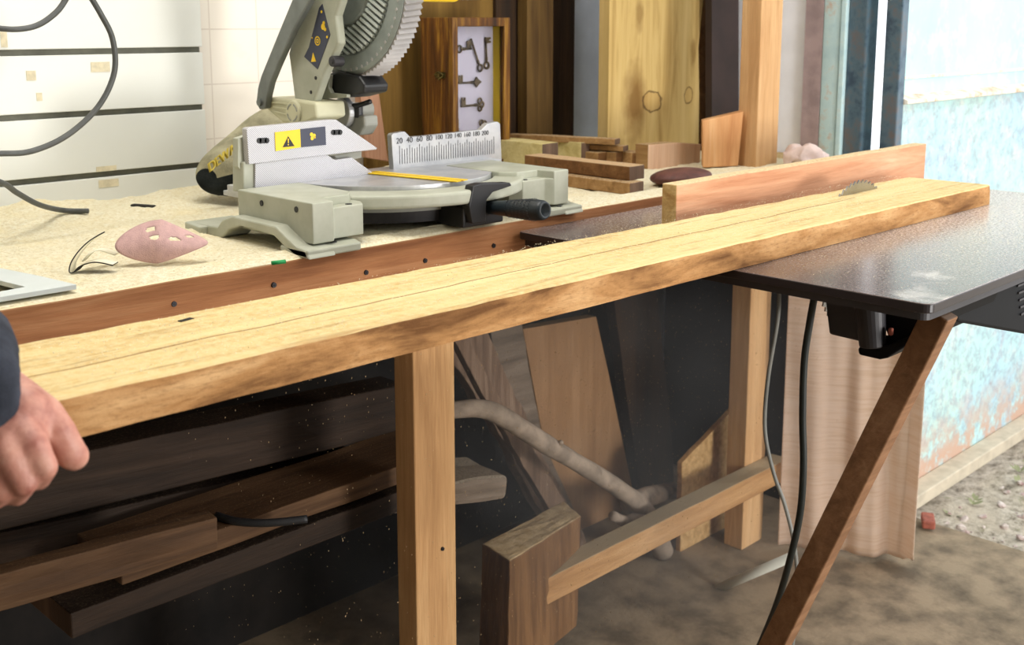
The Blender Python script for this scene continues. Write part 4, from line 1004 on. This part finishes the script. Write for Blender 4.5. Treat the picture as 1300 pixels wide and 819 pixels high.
bm = bmesh.new(); q = atz(236, 406, .9215); bx(bm, q, (.016, .006, .0012), Matrix.Rotation(.2, 3, 'Z')); tag(link('dark_splinter', done(bm), 'emery', bevel=.0005), 'small dark flake lying on the long board', 'splinter')
bm = bmesh.new()
for _ in range(5200):
    x = random.uniform(.4, 2.05); y = random.uniform(.86, 1.02); flake(bm, V((x, y, .9215)), random.choice((.0006, .0009, .0013)))
for _ in range(2600):
    x = random.gauss(1.85, .25); y = random.uniform(.60, .98)
    if tx0+.02 < x < tx1-.02 and y < .83: flake(bm, V((x, y, SZ+.0006)), random.choice((.0006, .001)))
tag(link('wood_dust', done(bm), 'chip'), 'fine wood dust scattered on the board and the saw table', 'dust', kind='stuff')
# ================================================================ UNDER THE BENCH
bm = bmesh.new(); b2(bm, -.9, 2.44, WY-.03, WY-.002, .0, .84)  # dark sheet added to paint the under-bench shade over the back wall
tag(link('shade_sheet', done(bm), 'painted_shade'), 'added dark sheet painted as shade at the back of the space under the bench', 'sheet')
bm = bmesh.new(); b2(bm, WX-.025, WX-.002, 1.42, WY-.035, .0, .86)  # second added sheet, shade colour over the white doorway wall
tag(link('shade_sheet', done(bm), 'painted_shade'), 'added dark sheet painted as shade on the doorway wall behind the timber post', 'sheet')
# left: logs and planks lying along the bench
def beam(name, p0, p1, y, w, t, mats, label, seed=1, jit=.003, ext=0.5, cat='plank', side=Z):
    a = aty(*p0, y); b = aty(*p1, y); d = (b-a).normalized(); a = a-d*ext
    return tag(plank(name, a, b, side, w, t, mats, seg=26, jit=jit, bevel=.003, seed=seed), label, cat)
bm = bmesh.new(); a = aty(-80, 560, 1.60); b = aty(560, 440, 1.60); a.z = b.z = .70
tube(bm, [V((-.2, 1.62, .69)), V((.5, 1.62, .695)), V((.9, 1.61, .70)), V((1.25, 1.62, .705)), V((1.5, 1.63, .70))], [.045, .05, .048, .044, .035], 18, 10, .12, 3)
tag(link('log', done(bm), 'dark_wood', smooth=True), 'blackened log lying highest at the back under the bench', 'log')
plb = []
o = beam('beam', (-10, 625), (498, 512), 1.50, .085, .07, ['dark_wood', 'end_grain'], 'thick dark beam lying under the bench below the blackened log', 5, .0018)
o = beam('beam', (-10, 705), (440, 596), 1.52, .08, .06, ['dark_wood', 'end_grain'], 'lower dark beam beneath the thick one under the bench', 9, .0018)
# shelf of boards, tops visible
sA = atz(150, 690, .545); sB = atz(500, 612, .545)
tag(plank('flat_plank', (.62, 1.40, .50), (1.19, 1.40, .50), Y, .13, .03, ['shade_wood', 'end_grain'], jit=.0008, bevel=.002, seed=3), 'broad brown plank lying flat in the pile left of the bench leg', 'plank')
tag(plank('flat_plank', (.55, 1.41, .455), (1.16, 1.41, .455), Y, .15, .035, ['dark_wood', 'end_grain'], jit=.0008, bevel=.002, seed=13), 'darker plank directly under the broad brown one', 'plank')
tag(plank('flat_plank', aty(-160, 790, 1.31), aty(270, 672, 1.29), Z, .045, .03, ['shade_wood', 'shade_wood'], jit=.002, bevel=.002, seed=23), 'short plank standing on edge at the lower left of the pile', 'plank')
tag(plank('dusty_slab', aty(430, 628, 1.46), aty(618, 606, 1.42), Y, .13, .045, ['grey_log', 'grey_log'], jit=.003, bevel=.01, seed=33), 'grey dusty slab with rounded end poking out behind the bench leg', 'slab')
bm = bmesh.new(); tube(bm, [atz(275, 655, .52), atz(300, 662, .52), atz(340, 664, .52), atz(390, 659, .52)], .006, 8, 6); tag(link('rubber_strip', done(bm), 'black_rubber', smooth=True), 'curved black strip lying on the broad plank', 'strip')
# right of leg: leaning boards
def lean(name, pts, y, off, mats, label, jit=0, cat='board', seed=0):
    return tag(traced(name, [aty(*p, y) for p in pts], off, mats, None, .0015, jit, seed), label, cat)
bm = bmesh.new()
lean('bark_slab', ((562, 400), (610, 400), (640, 470), (700, 600), (760, 715), (735, 722), (680, 640), (640, 560), (590, 480), (566, 455)), 1.60, (0, .03, 0), ['bark_board', 'bark_board'], 'rough grey bark slab leaning steeply beside the bench leg', .006, seed=4)
lean('bark_slab', ((572, 420), (590, 424), (632, 500), (690, 590), (735, 670), (757, 716), (738, 712), (670, 600), (612, 500)), 1.52, (0, .02, 0), ['bark_board', 'bark_board'], 'thin split bark strip leaning in front of the bark slab', .004, seed=14)
lean('knotty_board', ((622, 398), (660, 395), (672, 470), (690, 560), (730, 650), (700, 660), (660, 600), (632, 520)), 1.66, (0, .025, 0), ['grey_log', 'grey_log'], 'grey knotty board leaning between bark slab and tan plank', .003)
lean('leaning_plank', ((664, 418), (757, 402), (772, 470), (803, 620), (812, 690), (705, 690), (690, 560)), 1.70, (0, .03, 0), ['tan_plank', 'block_wood'], 'smooth tan plank leaning at the back under the bench', .0)
lean('leaning_plank', ((777, 360), (832, 360), (850, 520), (858, 640), (815, 640), (795, 500)), 1.72, (0, .03, 0), ['dark_wood_z', 'dark_wood'], 'dark plank leaning right of the tan plank', .002)
lean('chipboard_panel', ((866, 588), (945, 505), (940, 610), (935, 760), (862, 760)), 1.46, (0, .014, 0), ['osb', 'cut_side'], 'chipboard panel with a slanting sawn top edge behind the lower rail', .0025)
# crooked branch with a stump end
bm = bmesh.new(); y0_ = 1.42
tube(bm, [aty(500, 520, 1.48), aty(560, 521, 1.46), aty(610, 519, 1.44), aty(645, 533, y0_), aty(690, 562, y0_), aty(740, 592, y0_), aty(785, 620, y0_), aty(815, 645, 1.43), aty(830, 672, 1.45), aty(842, 700, 1.47)], [.0165, .0165, .017, .0185, .0185, .0175, .018, .021, .026, .024], 20, 8, .10, 2)
tube(bm, [aty(800, 640, 1.44), aty(830, 628, 1.5), aty(862, 622, 1.56)], [.024, .022, .016], 14, 6, .1, 5)
tube(bm, [aty(820, 655, 1.43), aty(795, 662, 1.41), aty(778, 655, 1.39)], [.016, .013, .010], 14, 6, .15, 8)
for p in ((652, 536), (684, 556), (712, 562), (762, 600)):
    c = aty(*p, y0_-.013); bmesh.ops.create_icosphere(bm, subdivisions=2, radius=.0055, matrix=Matrix.Translation(c))
tag(link('crooked_branch', done(bm), 'branch', smooth=True), 'pale crooked branch with forked stump end bending across under the bench', 'branch')
# thick offcut poking at the camera
bm = bmesh.new(); y_ = 1.33
E0 = [aty(*p, y_) for p in ((613, 690), (648, 710), (737, 655), (735, 642), (722, 637))]
A_ = V(aty(612, 690, 1.36)); B_ = V(aty(648, 712, 1.28)); C_ = V(aty(738, 655, 1.36)); D_ = V(aty(716, 636, 1.44))
va = [bm.verts.new(p) for p in (A_, B_, C_, D_)]; vb = [bm.verts.new(V((p.x-.02, p.y-.01, p.z-.22))) for p in (A_, B_, C_, D_)]
f = bm.faces.new(va); bm.faces.new(vb[::-1])
for i in range(4): ff = bm.faces.new((va[i], vb[i], vb[(i+1) % 4], va[(i+1) % 4])); ff.material_index = 1
bmesh.ops.subdivide_edges(bm, edges=[e for e in bm.edges], cuts=6, use_grid_fill=True)
for v in bm.verts:
    v.co += noise.noise_vector(v.co*60)*.0025
tag(link('thick_offcut', done(bm), ['tan_dust', 'shade_wood_z'], bevel=.003), 'thick offcut with dusty sawn top standing right of the bench leg', 'offcut')
# cloth
def path(t):
    a = V((2.185, 1.300)); b = V((2.335, 1.045)); p = a.lerp(b, t); nrm = V((-(b-a).y, (b-a).x)).normalized(); return p, nrm
bm = bmesh.new(); nu, nv = 120, 60; g = []
for i in range(nu+1):
    col = []
    for j in range(nv+1):
        t = i/nu; h = j/nv; p, nr = path(t); z = .012+.84*h
        w = .013*math.sin(t*17+1.2*math.sin(h*2.5))*(.35+.65*(1-h))*(.3+t)+.005*math.sin(t*41+h*3)*t+.008*noise.noise(V((t*6, h*3, 0)))+.018*max(0, t-.92)/.08*(-1)
        tt = 1-.04*(1-h)*0
        bulge = .012*(1-h)**3
        q = p+nr*(w+bulge); col.append(bm.verts.new((q.x, q.y, z+(.02*max(0, t-.94)/.06 if j == 0 else 0))))
    g.append(col)
for i in range(nu):
    for j in range(nv): bm.faces.new((g[i][j], g[i+1][j], g[i+1][j+1], g[i][j+1]))
o = link('hanging_cloth', done(bm), 'canvas', smooth=True); s = o.modifiers.new('s', 'SOLIDIFY'); s.thickness = .002
tag(o, 'beige canvas sheet hanging to the ground between the timber post and the doorway', 'cloth')
# cables under the saw
bm = bmesh.new(); tube(bm, [atx(1036, 366, 1.42), atx(1028, 410, 1.42), atx(1021, 460, 1.42), atx(1019, 530, 1.42), atx(1020, 590, 1.42), atx(1016, 650, 1.42), atx(1003, 710, 1.42), atx(985, 770, 1.45), atx(960, 830, 1.5)], .0052, 12, 8)
tag(link('black_cable', done(bm), 'black_cable', smooth=True), 'thick black cable hanging from the table saw in front of the cloth', 'cable')
bm = bmesh.new(); tube(bm, [atx(988, 350, 1.75), atx(988, 400, 1.75), atx(975, 480, 1.75), atx(971, 545, 1.75), atx(982, 600, 1.75), atx(996, 640, 1.75), atx(1008, 690, 1.75), atx(1012, 745, 1.75), atx(1005, 830, 1.75)], .0038, 10, 8)
tag(link('grey_cable', done(bm), 'grey_cable', smooth=True), 'thin grey cable curving down in front of the timber post', 'cable')
bm = bmesh.new(); cyl(bm, atx(900, 752, 1.95), atx(1003, 708, 1.95), .010, n=16); tag(link('pale_pipe', done(bm), 'pvc', smooth=True), 'short pale pipe lying by the foot of the timber post', 'pipe')
# outdoors bits
bm = bmesh.new(); c = atz(1178, 664, .01); bx(bm, c+Z*.006, (.06, .03, .020), Matrix.Rotation(.5, 3, 'Z')); tag(link('brick_chip', done(bm), 'brick', bevel=.004), 'reddish brick fragment on the ground just outside the doorway', 'brick')
bm = bmesh.new()
for _ in range(900):
    x = random.uniform(2.62, 4.6); y = random.uniform(-.2, 1.15); s = random.uniform(.004, .016)
    mt = Matrix.Translation((x, y, -.03+.022*noise.fractal(V((x*7, y*7, 0)), 1, 2, 4)+s*.2)) @ Matrix.Rotation(random.random()*6, 4, V((random.random(), random.random(), 1))) @ Matrix.Diagonal((s, s*.8, s*.5, 1))
    bmesh.ops.create_icosphere(bm, subdivisions=1, radius=1, matrix=mt)
tag(link('gravel', done(bm), 'rag_stone'), 'loose stones scattered over the sandy ground outside', 'gravel', kind='stuff')
plain('weed', lin(146, 148, 110), .8, var=.2)
bm = bmesh.new()
for _ in range(70):
    cx_ = random.uniform(2.7, 4.3); cy_ = random.uniform(.2, 1.15); z_ = -.03+.022*noise.fractal(V((cx_*7, cy_*7, 0)), 1, 2, 4)
    for k in range(9):
        a = random.random()*2*PI; L_ = random.uniform(.01, .03); t_ = V((math.cos(a), math.sin(a), .5))*L_; u_2 = V((-math.sin(a), math.cos(a), 0))*L_*.22; b_0 = V((cx_, cy_, z_))
        vs = [bm.verts.new(b_0), bm.verts.new(b_0+t_*.6+u_2), bm.verts.new(b_0+t_), bm.verts.new(b_0+t_*.6-u_2)]; bm.faces.new(vs)
tag(link('weeds', done(bm), 'weed'), 'sparse low weeds growing in the rubble outside', 'weeds', kind='stuff')
# flying sawdust
bm = bmesh.new()
for _ in range(5200):
    t = random.random(); p = V((random.uniform(.75, 2.0), random.uniform(1.02, 1.6), 0)); p.z = random.uniform(.25, .84)
    if random.random() > .35+.65*math.exp(-((p.x-1.5)/.4)**2): continue
    s = random.uniform(.0003, .0007); l = s*random.uniform(1, 3); d_ = V((-.15, 0, -1))
    a = bm.verts.new(p+d_*l); b = bm.verts.new(p+V((s, 0, 0))); c_ = bm.verts.new(p+V((-s*.5, s, 0))); e = bm.verts.new(p+V((-s*.5, -s, 0))); h_ = bm.verts.new(p-d_*l)
    for x_, y_2 in ((b, c_), (c_, e), (e, b)): bm.faces.new((a, x_, y_2)); bm.faces.new((h_, y_2, x_))
tag(link('airborne_dust', done(bm), 'tan_dust'), 'specks of sawdust falling through the dark space under the board', 'dust', kind='stuff')
mv, ntv, bv = nodes('haze'); ntv.nodes.remove(bv); vp = ntv.nodes.new('ShaderNodeVolumePrincipled'); vp.inputs['Color'].default_value = (.85, .83, .82, 1)
vv = coords(ntv, (1, 1, 1), False); dn_ = noise_n(ntv, vv, 3.5, 2)
lk(ntv, mrange(ntv, dn_, .35, .7, .03, .6), vp.inputs['Density']); vp.inputs['Anisotropy'].default_value = .3
lk(ntv, vp.outputs[0], ntv.nodes['Material Output'].inputs['Volume'])
bm = bmesh.new(); b2(bm, 1.12, 2.08, 1.03, 1.83, .05, .84); tag(link('dust_haze', done(bm), 'haze'), 'faint haze of fine sawdust in the air under the bench by the table saw', 'haze', kind='stuff')
# ================================================================ PERSON
per = thing('person', (.1, .75, 0), 'person in dark blue jacket at left edge, one bare hand on the long board', 'person')
def blob(name, chains, mat, parent, voxel=.003, sm=8):
    bm = bmesh.new()
    for ch in chains:
        for (p, r), (q, s) in zip(ch, ch[1:]):
            p, q = V(p), V(q); n = max(2, int((q-p).length/(min(r, s)*.35)))
            for i in range(n+1):
                f = i/n; bmesh.ops.create_icosphere(bm, subdivisions=2, radius=r+(s-r)*f, matrix=Matrix.Translation(p.lerp(q, f)))
    me = bpy.data.meshes.new(name); bm.to_mesh(me); bm.free()
    o = link(name, me, mat, parent, smooth=True)
    m = o.modifiers.new('r', 'REMESH'); m.mode = 'VOXEL'; m.voxel_size = voxel; m.use_smooth_shade = True
    s = o.modifiers.new('s', 'SMOOTH'); s.factor = .5; s.iterations = sm
    return o
H_ = lambda px, py, d, r: (atd(px, py+16, d), r*.93/1000)
D0 = .795
wr = H_(-30, 468, D0+.05, 27)
hand = [
    [(V((-.13, .80, 1.28)), .042), (V((.03, .77, 1.12)), .036), wr, H_(-5, 500, D0+.025, 27), H_(12, 530, D0+.005, 24)],
    [H_(0, 500, D0+.02, 27), H_(30, 512, D0+.015, 24), H_(28, 545, D0-.0, 18)],            # back of hand
    [wr, H_(28, 498, D0+.035, 20), H_(52, 513, D0+.025, 18), H_(75, 535, D0+.02, 14), H_(90, 560, D0+.025, 12.5), H_(94, 563, D0+.028, 12)],  # thumb
    [H_(15, 515, D0+.01, 20), H_(42, 552, D0-.012, 12.5), H_(56, 577, D0-.012, 10.5), H_(50, 592, D0+.012, 9), H_(38, 594, D0+.035, 8)],
    [H_(0, 520, D0+.005, 20), H_(14, 567, D0-.02, 12.5), H_(30, 597, D0-.018, 10.5), H_(22, 612, D0+.010, 9), H_(10, 612, D0+.035, 8)],
    [H_(-15, 522, D0+.005, 19), H_(-14, 575, D0-.02, 12), H_(2, 605, D0-.018, 10), H_(-6, 618, D0+.008, 8.5), H_(-16, 616, D0+.03, 8)],
    [H_(-30, 520, D0+.01, 18), H_(-40, 572, D0-.01, 11), H_(-26, 600, D0-.008, 9), H_(-32, 612, D0+.012, 8), H_(-42, 610, D0+.03, 7)]]
blob('body', hand, 'skin', per, .0022, 5)
slv = [[(V((-.25, .83, 1.42)), .082), (V((-.13, .80, 1.28)), .066), (V((.03, .77, 1.12)), .056), H_(-62, 430, D0+.075, 45), H_(-38, 466, D0+.055, 40)],
       [H_(-34, 415, D0+.07, 32), H_(-22, 428, D0+.03, 27), H_(-13, 462, D0+.0, 23), H_(-11, 500, D0-.006, 22), H_(-20, 530, D0-.004, 22)]]
PX, PY = -.28, 1.0
slv += [[(V((PX, PY, .95)), .13), (V((PX, PY, 1.15)), .135), (V((PX+.01, PY, 1.38)), .12)], [(V((PX, PY-.08, .98)), .10), (V((PX, PY-.11, 1.36)), .085)], [(V((PX, PY+.08, .98)), .10), (V((PX, PY+.11, 1.36)), .085)],
        [(V((PX, PY-.13, 1.42)), .075), (V((PX, PY, 1.46)), .075), (V((PX, PY+.13, 1.42)), .075), (V((PX-.03, PY+.17, 1.15)), .058), (V((PX+.05, PY+.17, .93)), .045)]]
blob('jacket', slv, 'jacket', per, .005, 4)
plain('trousers', lin(44, 46, 54), .9, var=.1); plain('hair', lin(52, 38, 28), .8, var=.3)
blob('trousers', [[(V((PX, PY-.08, .92)), .10), (V((PX+.01, PY-.10, .50)), .07), (V((PX-.02, PY-.11, .10)), .052)], [(V((PX, PY+.08, .92)), .10), (V((PX+.03, PY+.10, .50)), .07), (V((PX+.02, PY+.11, .10)), .052)], [(V((PX, PY-.08, .93)), .11), (V((PX, PY+.08, .93)), .11)]], 'trousers', per, .006, 4)
for sy, dx in ((-.11, -.02), (.11, .02)):
    blob('shoe', [[(V((PX+dx-.03, PY+sy, .052)), .045), (V((PX+dx+.10, PY+sy, .045)), .042), (V((PX+dx+.16, PY+sy, .038)), .034)]], 'black_rubber', per, .005, 4)
HC = V((PX+.07, PY, 1.66))
blob('head', [[(V((PX, PY, 1.46)), .058), (V((PX+.03, PY, 1.56)), .055)], [(HC+V((-.02, 0, .03)), .088), (HC+V((.015, 0, -.05)), .068)], [(HC+V((.03, 0, -.08)), .045), (HC+V((.045, 0, -.085)), .034)],
     [(HC+V((.075, 0, .015)), .010), (HC+V((.092, 0, -.02)), .013)], [(HC+V((.06, -.025, .03)), .02), (HC+V((.06, .025, .03)), .02)], [(HC+V((.062, -.018, -.055)), .009), (HC+V((.066, .018, -.055)), .009)],
     [(HC+V((-.01, -.085, 0)), .012), (HC+V((-.005, -.084, .03)), .014)], [(HC+V((-.01, .085, 0)), .012), (HC+V((-.005, .084, .03)), .014)]], 'skin', per, .004, 3)
for sy in (-.03, .03):
    bm = bmesh.new(); bmesh.ops.create_uvsphere(bm, u_segments=14, v_segments=8, radius=.0105, matrix=Matrix.Translation(HC+V((.069, sy, .008)))); link('eye', done(bm), 'pvc', per, smooth=True)
blob('hair', [[(HC+V((-.04, 0, .05)), .092), (HC+V((-.01, 0, .065)), .088)], [(HC+V((-.05, 0, .0)), .082), (HC+V((-.04, 0, .05)), .09)]], 'hair', per, .005, 2)
blob('hand', [[(V((PX+.05, PY+.17, .93)), .032), (V((PX+.08, PY+.17, .86)), .036), (V((PX+.09, PY+.17, .83)), .034)]]+[[(V((PX+.085+.01, PY+.17+(k-1.5)*.019, .84)), .014), (V((PX+.10, PY+.17+(k-1.5)*.020, .79)), .010), (V((PX+.10-.01, PY+.17+(k-1.5)*.018, .755+.006*abs(k-1.6))), .008)] for k in range(4)]+[[(V((PX+.09, PY+.14, .87)), .015), (V((PX+.12, PY+.125, .83)), .011), (V((PX+.13, PY+.125, .80)), .009)]], 'skin', per, .003, 3)
# ================================================================ LIGHT
W_ = bpy.data.worlds.new('w'); bpy.context.scene.world = W_; W_.use_nodes = True; wn = W_.node_tree
bg = wn.nodes['Background']; bg.inputs[0].default_value = (.95, .975, 1, 1); bg.inputs[1].default_value = 2.25
def area(name, loc, rot, sx, sy, e, col):
    l = bpy.data.lights.new(name, 'AREA'); l.shape = 'RECTANGLE'; l.size = sx; l.size_y = sy; l.energy = e; l.color = col
    o = bpy.data.objects.new(name, l); C.objects.link(o); o.location = loc; o.rotation_euler = rot; return o
lampfix = thing('ceiling_lamp', (.75, 1.25, 2.5), 'ceiling lamp over the bench', 'lamp')
bm = bmesh.new(); b2(bm, .2, 1.3, 1.12, 1.38, 2.46, 2.5); link('lamp_housing', done(bm), 'plaster_white', lampfix, bevel=.004)
area('lamp_light', (.75, 1.25, 2.45), (0, 0, 0), 1.05, .24, 18, (1, .97, .90))
lf2 = thing('ceiling_lamp', (1.85, -.6, 2.5), 'added ceiling fill lamp over the open floor behind the camera', 'lamp')  # unseen second lamp, added to fill faces on the camera side
bm = bmesh.new(); b2(bm, 1.25, 2.45, -.73, -.47, 2.46, 2.5); link('lamp_housing', done(bm), 'plaster_white', lf2, bevel=.004)
area('lamp_light', (1.85, -.6, 2.45), (0, 0, 0), 1.1, .24, 24, (1, .975, .94))
pq = area('fill_opening_portal', (1.83, -1.71, 1.15), (PI/2, 0, 0), 1.2, 2.28, 1, (1, 1, 1)); pq.data.cycles.is_portal = True  # portal in the opening added to the front wall for fill light
wl = thing('fill_lamp', (1.62, -1.3, 0), 'added fill floodlight on a stand behind the camera', 'lamp')  # unseen lamp added to brighten the space under the bench
LP = V((1.62, -1.3, .85)); LD = (V((1.9, 1.3, .35))-LP).normalized(); LR = LD.to_track_quat('-Z', 'Y')
bm = bmesh.new(); bx(bm, LP-LD*.05, (.5, .5, .06), LR.to_matrix()); link('lamp_head', done(bm), 'housing', wl, bevel=.01)
bm = bmesh.new(); cyl(bm, V((1.62, -1.3, .03)), LP-LD*.08, .015); link('pole', done(bm), 'housing', wl)
bm = bmesh.new(); cyl(bm, V((1.62, -1.3, 0)), V((1.62, -1.3, .03)), .2, .18, 40); link('stand_foot', done(bm), 'housing', wl)
lo_ = area('fill_light', LP, (0, 0, 0), .48, .48, 46, (1, .97, .93)); lo_.rotation_euler = LR.to_euler()
po = area('door_portal', (WX+.13, .2, 1.1), (0, PI/2, 0), 2.2, 2.3, 1, (1, 1, 1)); po.data.cycles.is_portal = True
# ================================================================ CAMERA
cam = bpy.data.cameras.new('cam'); co = bpy.data.objects.new('cam', cam); C.objects.link(co); bpy.context.scene.camera = co
cam.sensor_width = 36; cam.lens = F/1300*36; cam.shift_y = -(819/2-CY)/1300; cam.clip_start = .02
co.location = CAM; co.rotation_euler = (PI/2-TH, 0, HD-PI/2)
cam.dof.use_dof = True; cam.dof.focus_distance = 1.5; cam.dof.aperture_fstop = 9
sc = bpy.context.scene; vs = sc.view_settings; vs.view_transform = 'Standard'; vs.look = 'None'; vs.gamma = 1; vs.use_curve_mapping = False; vs.exposure = 0
sc.cycles.use_denoising = True; sc.cycles.max_bounces = 6; sc.cycles.diffuse_bounces = 3; sc.cycles.glossy_bounces = 3; sc.cycles.transmission_bounces = 6; sc.cycles.volume_bounces = 0
sc.cycles.volume_step_rate = 4
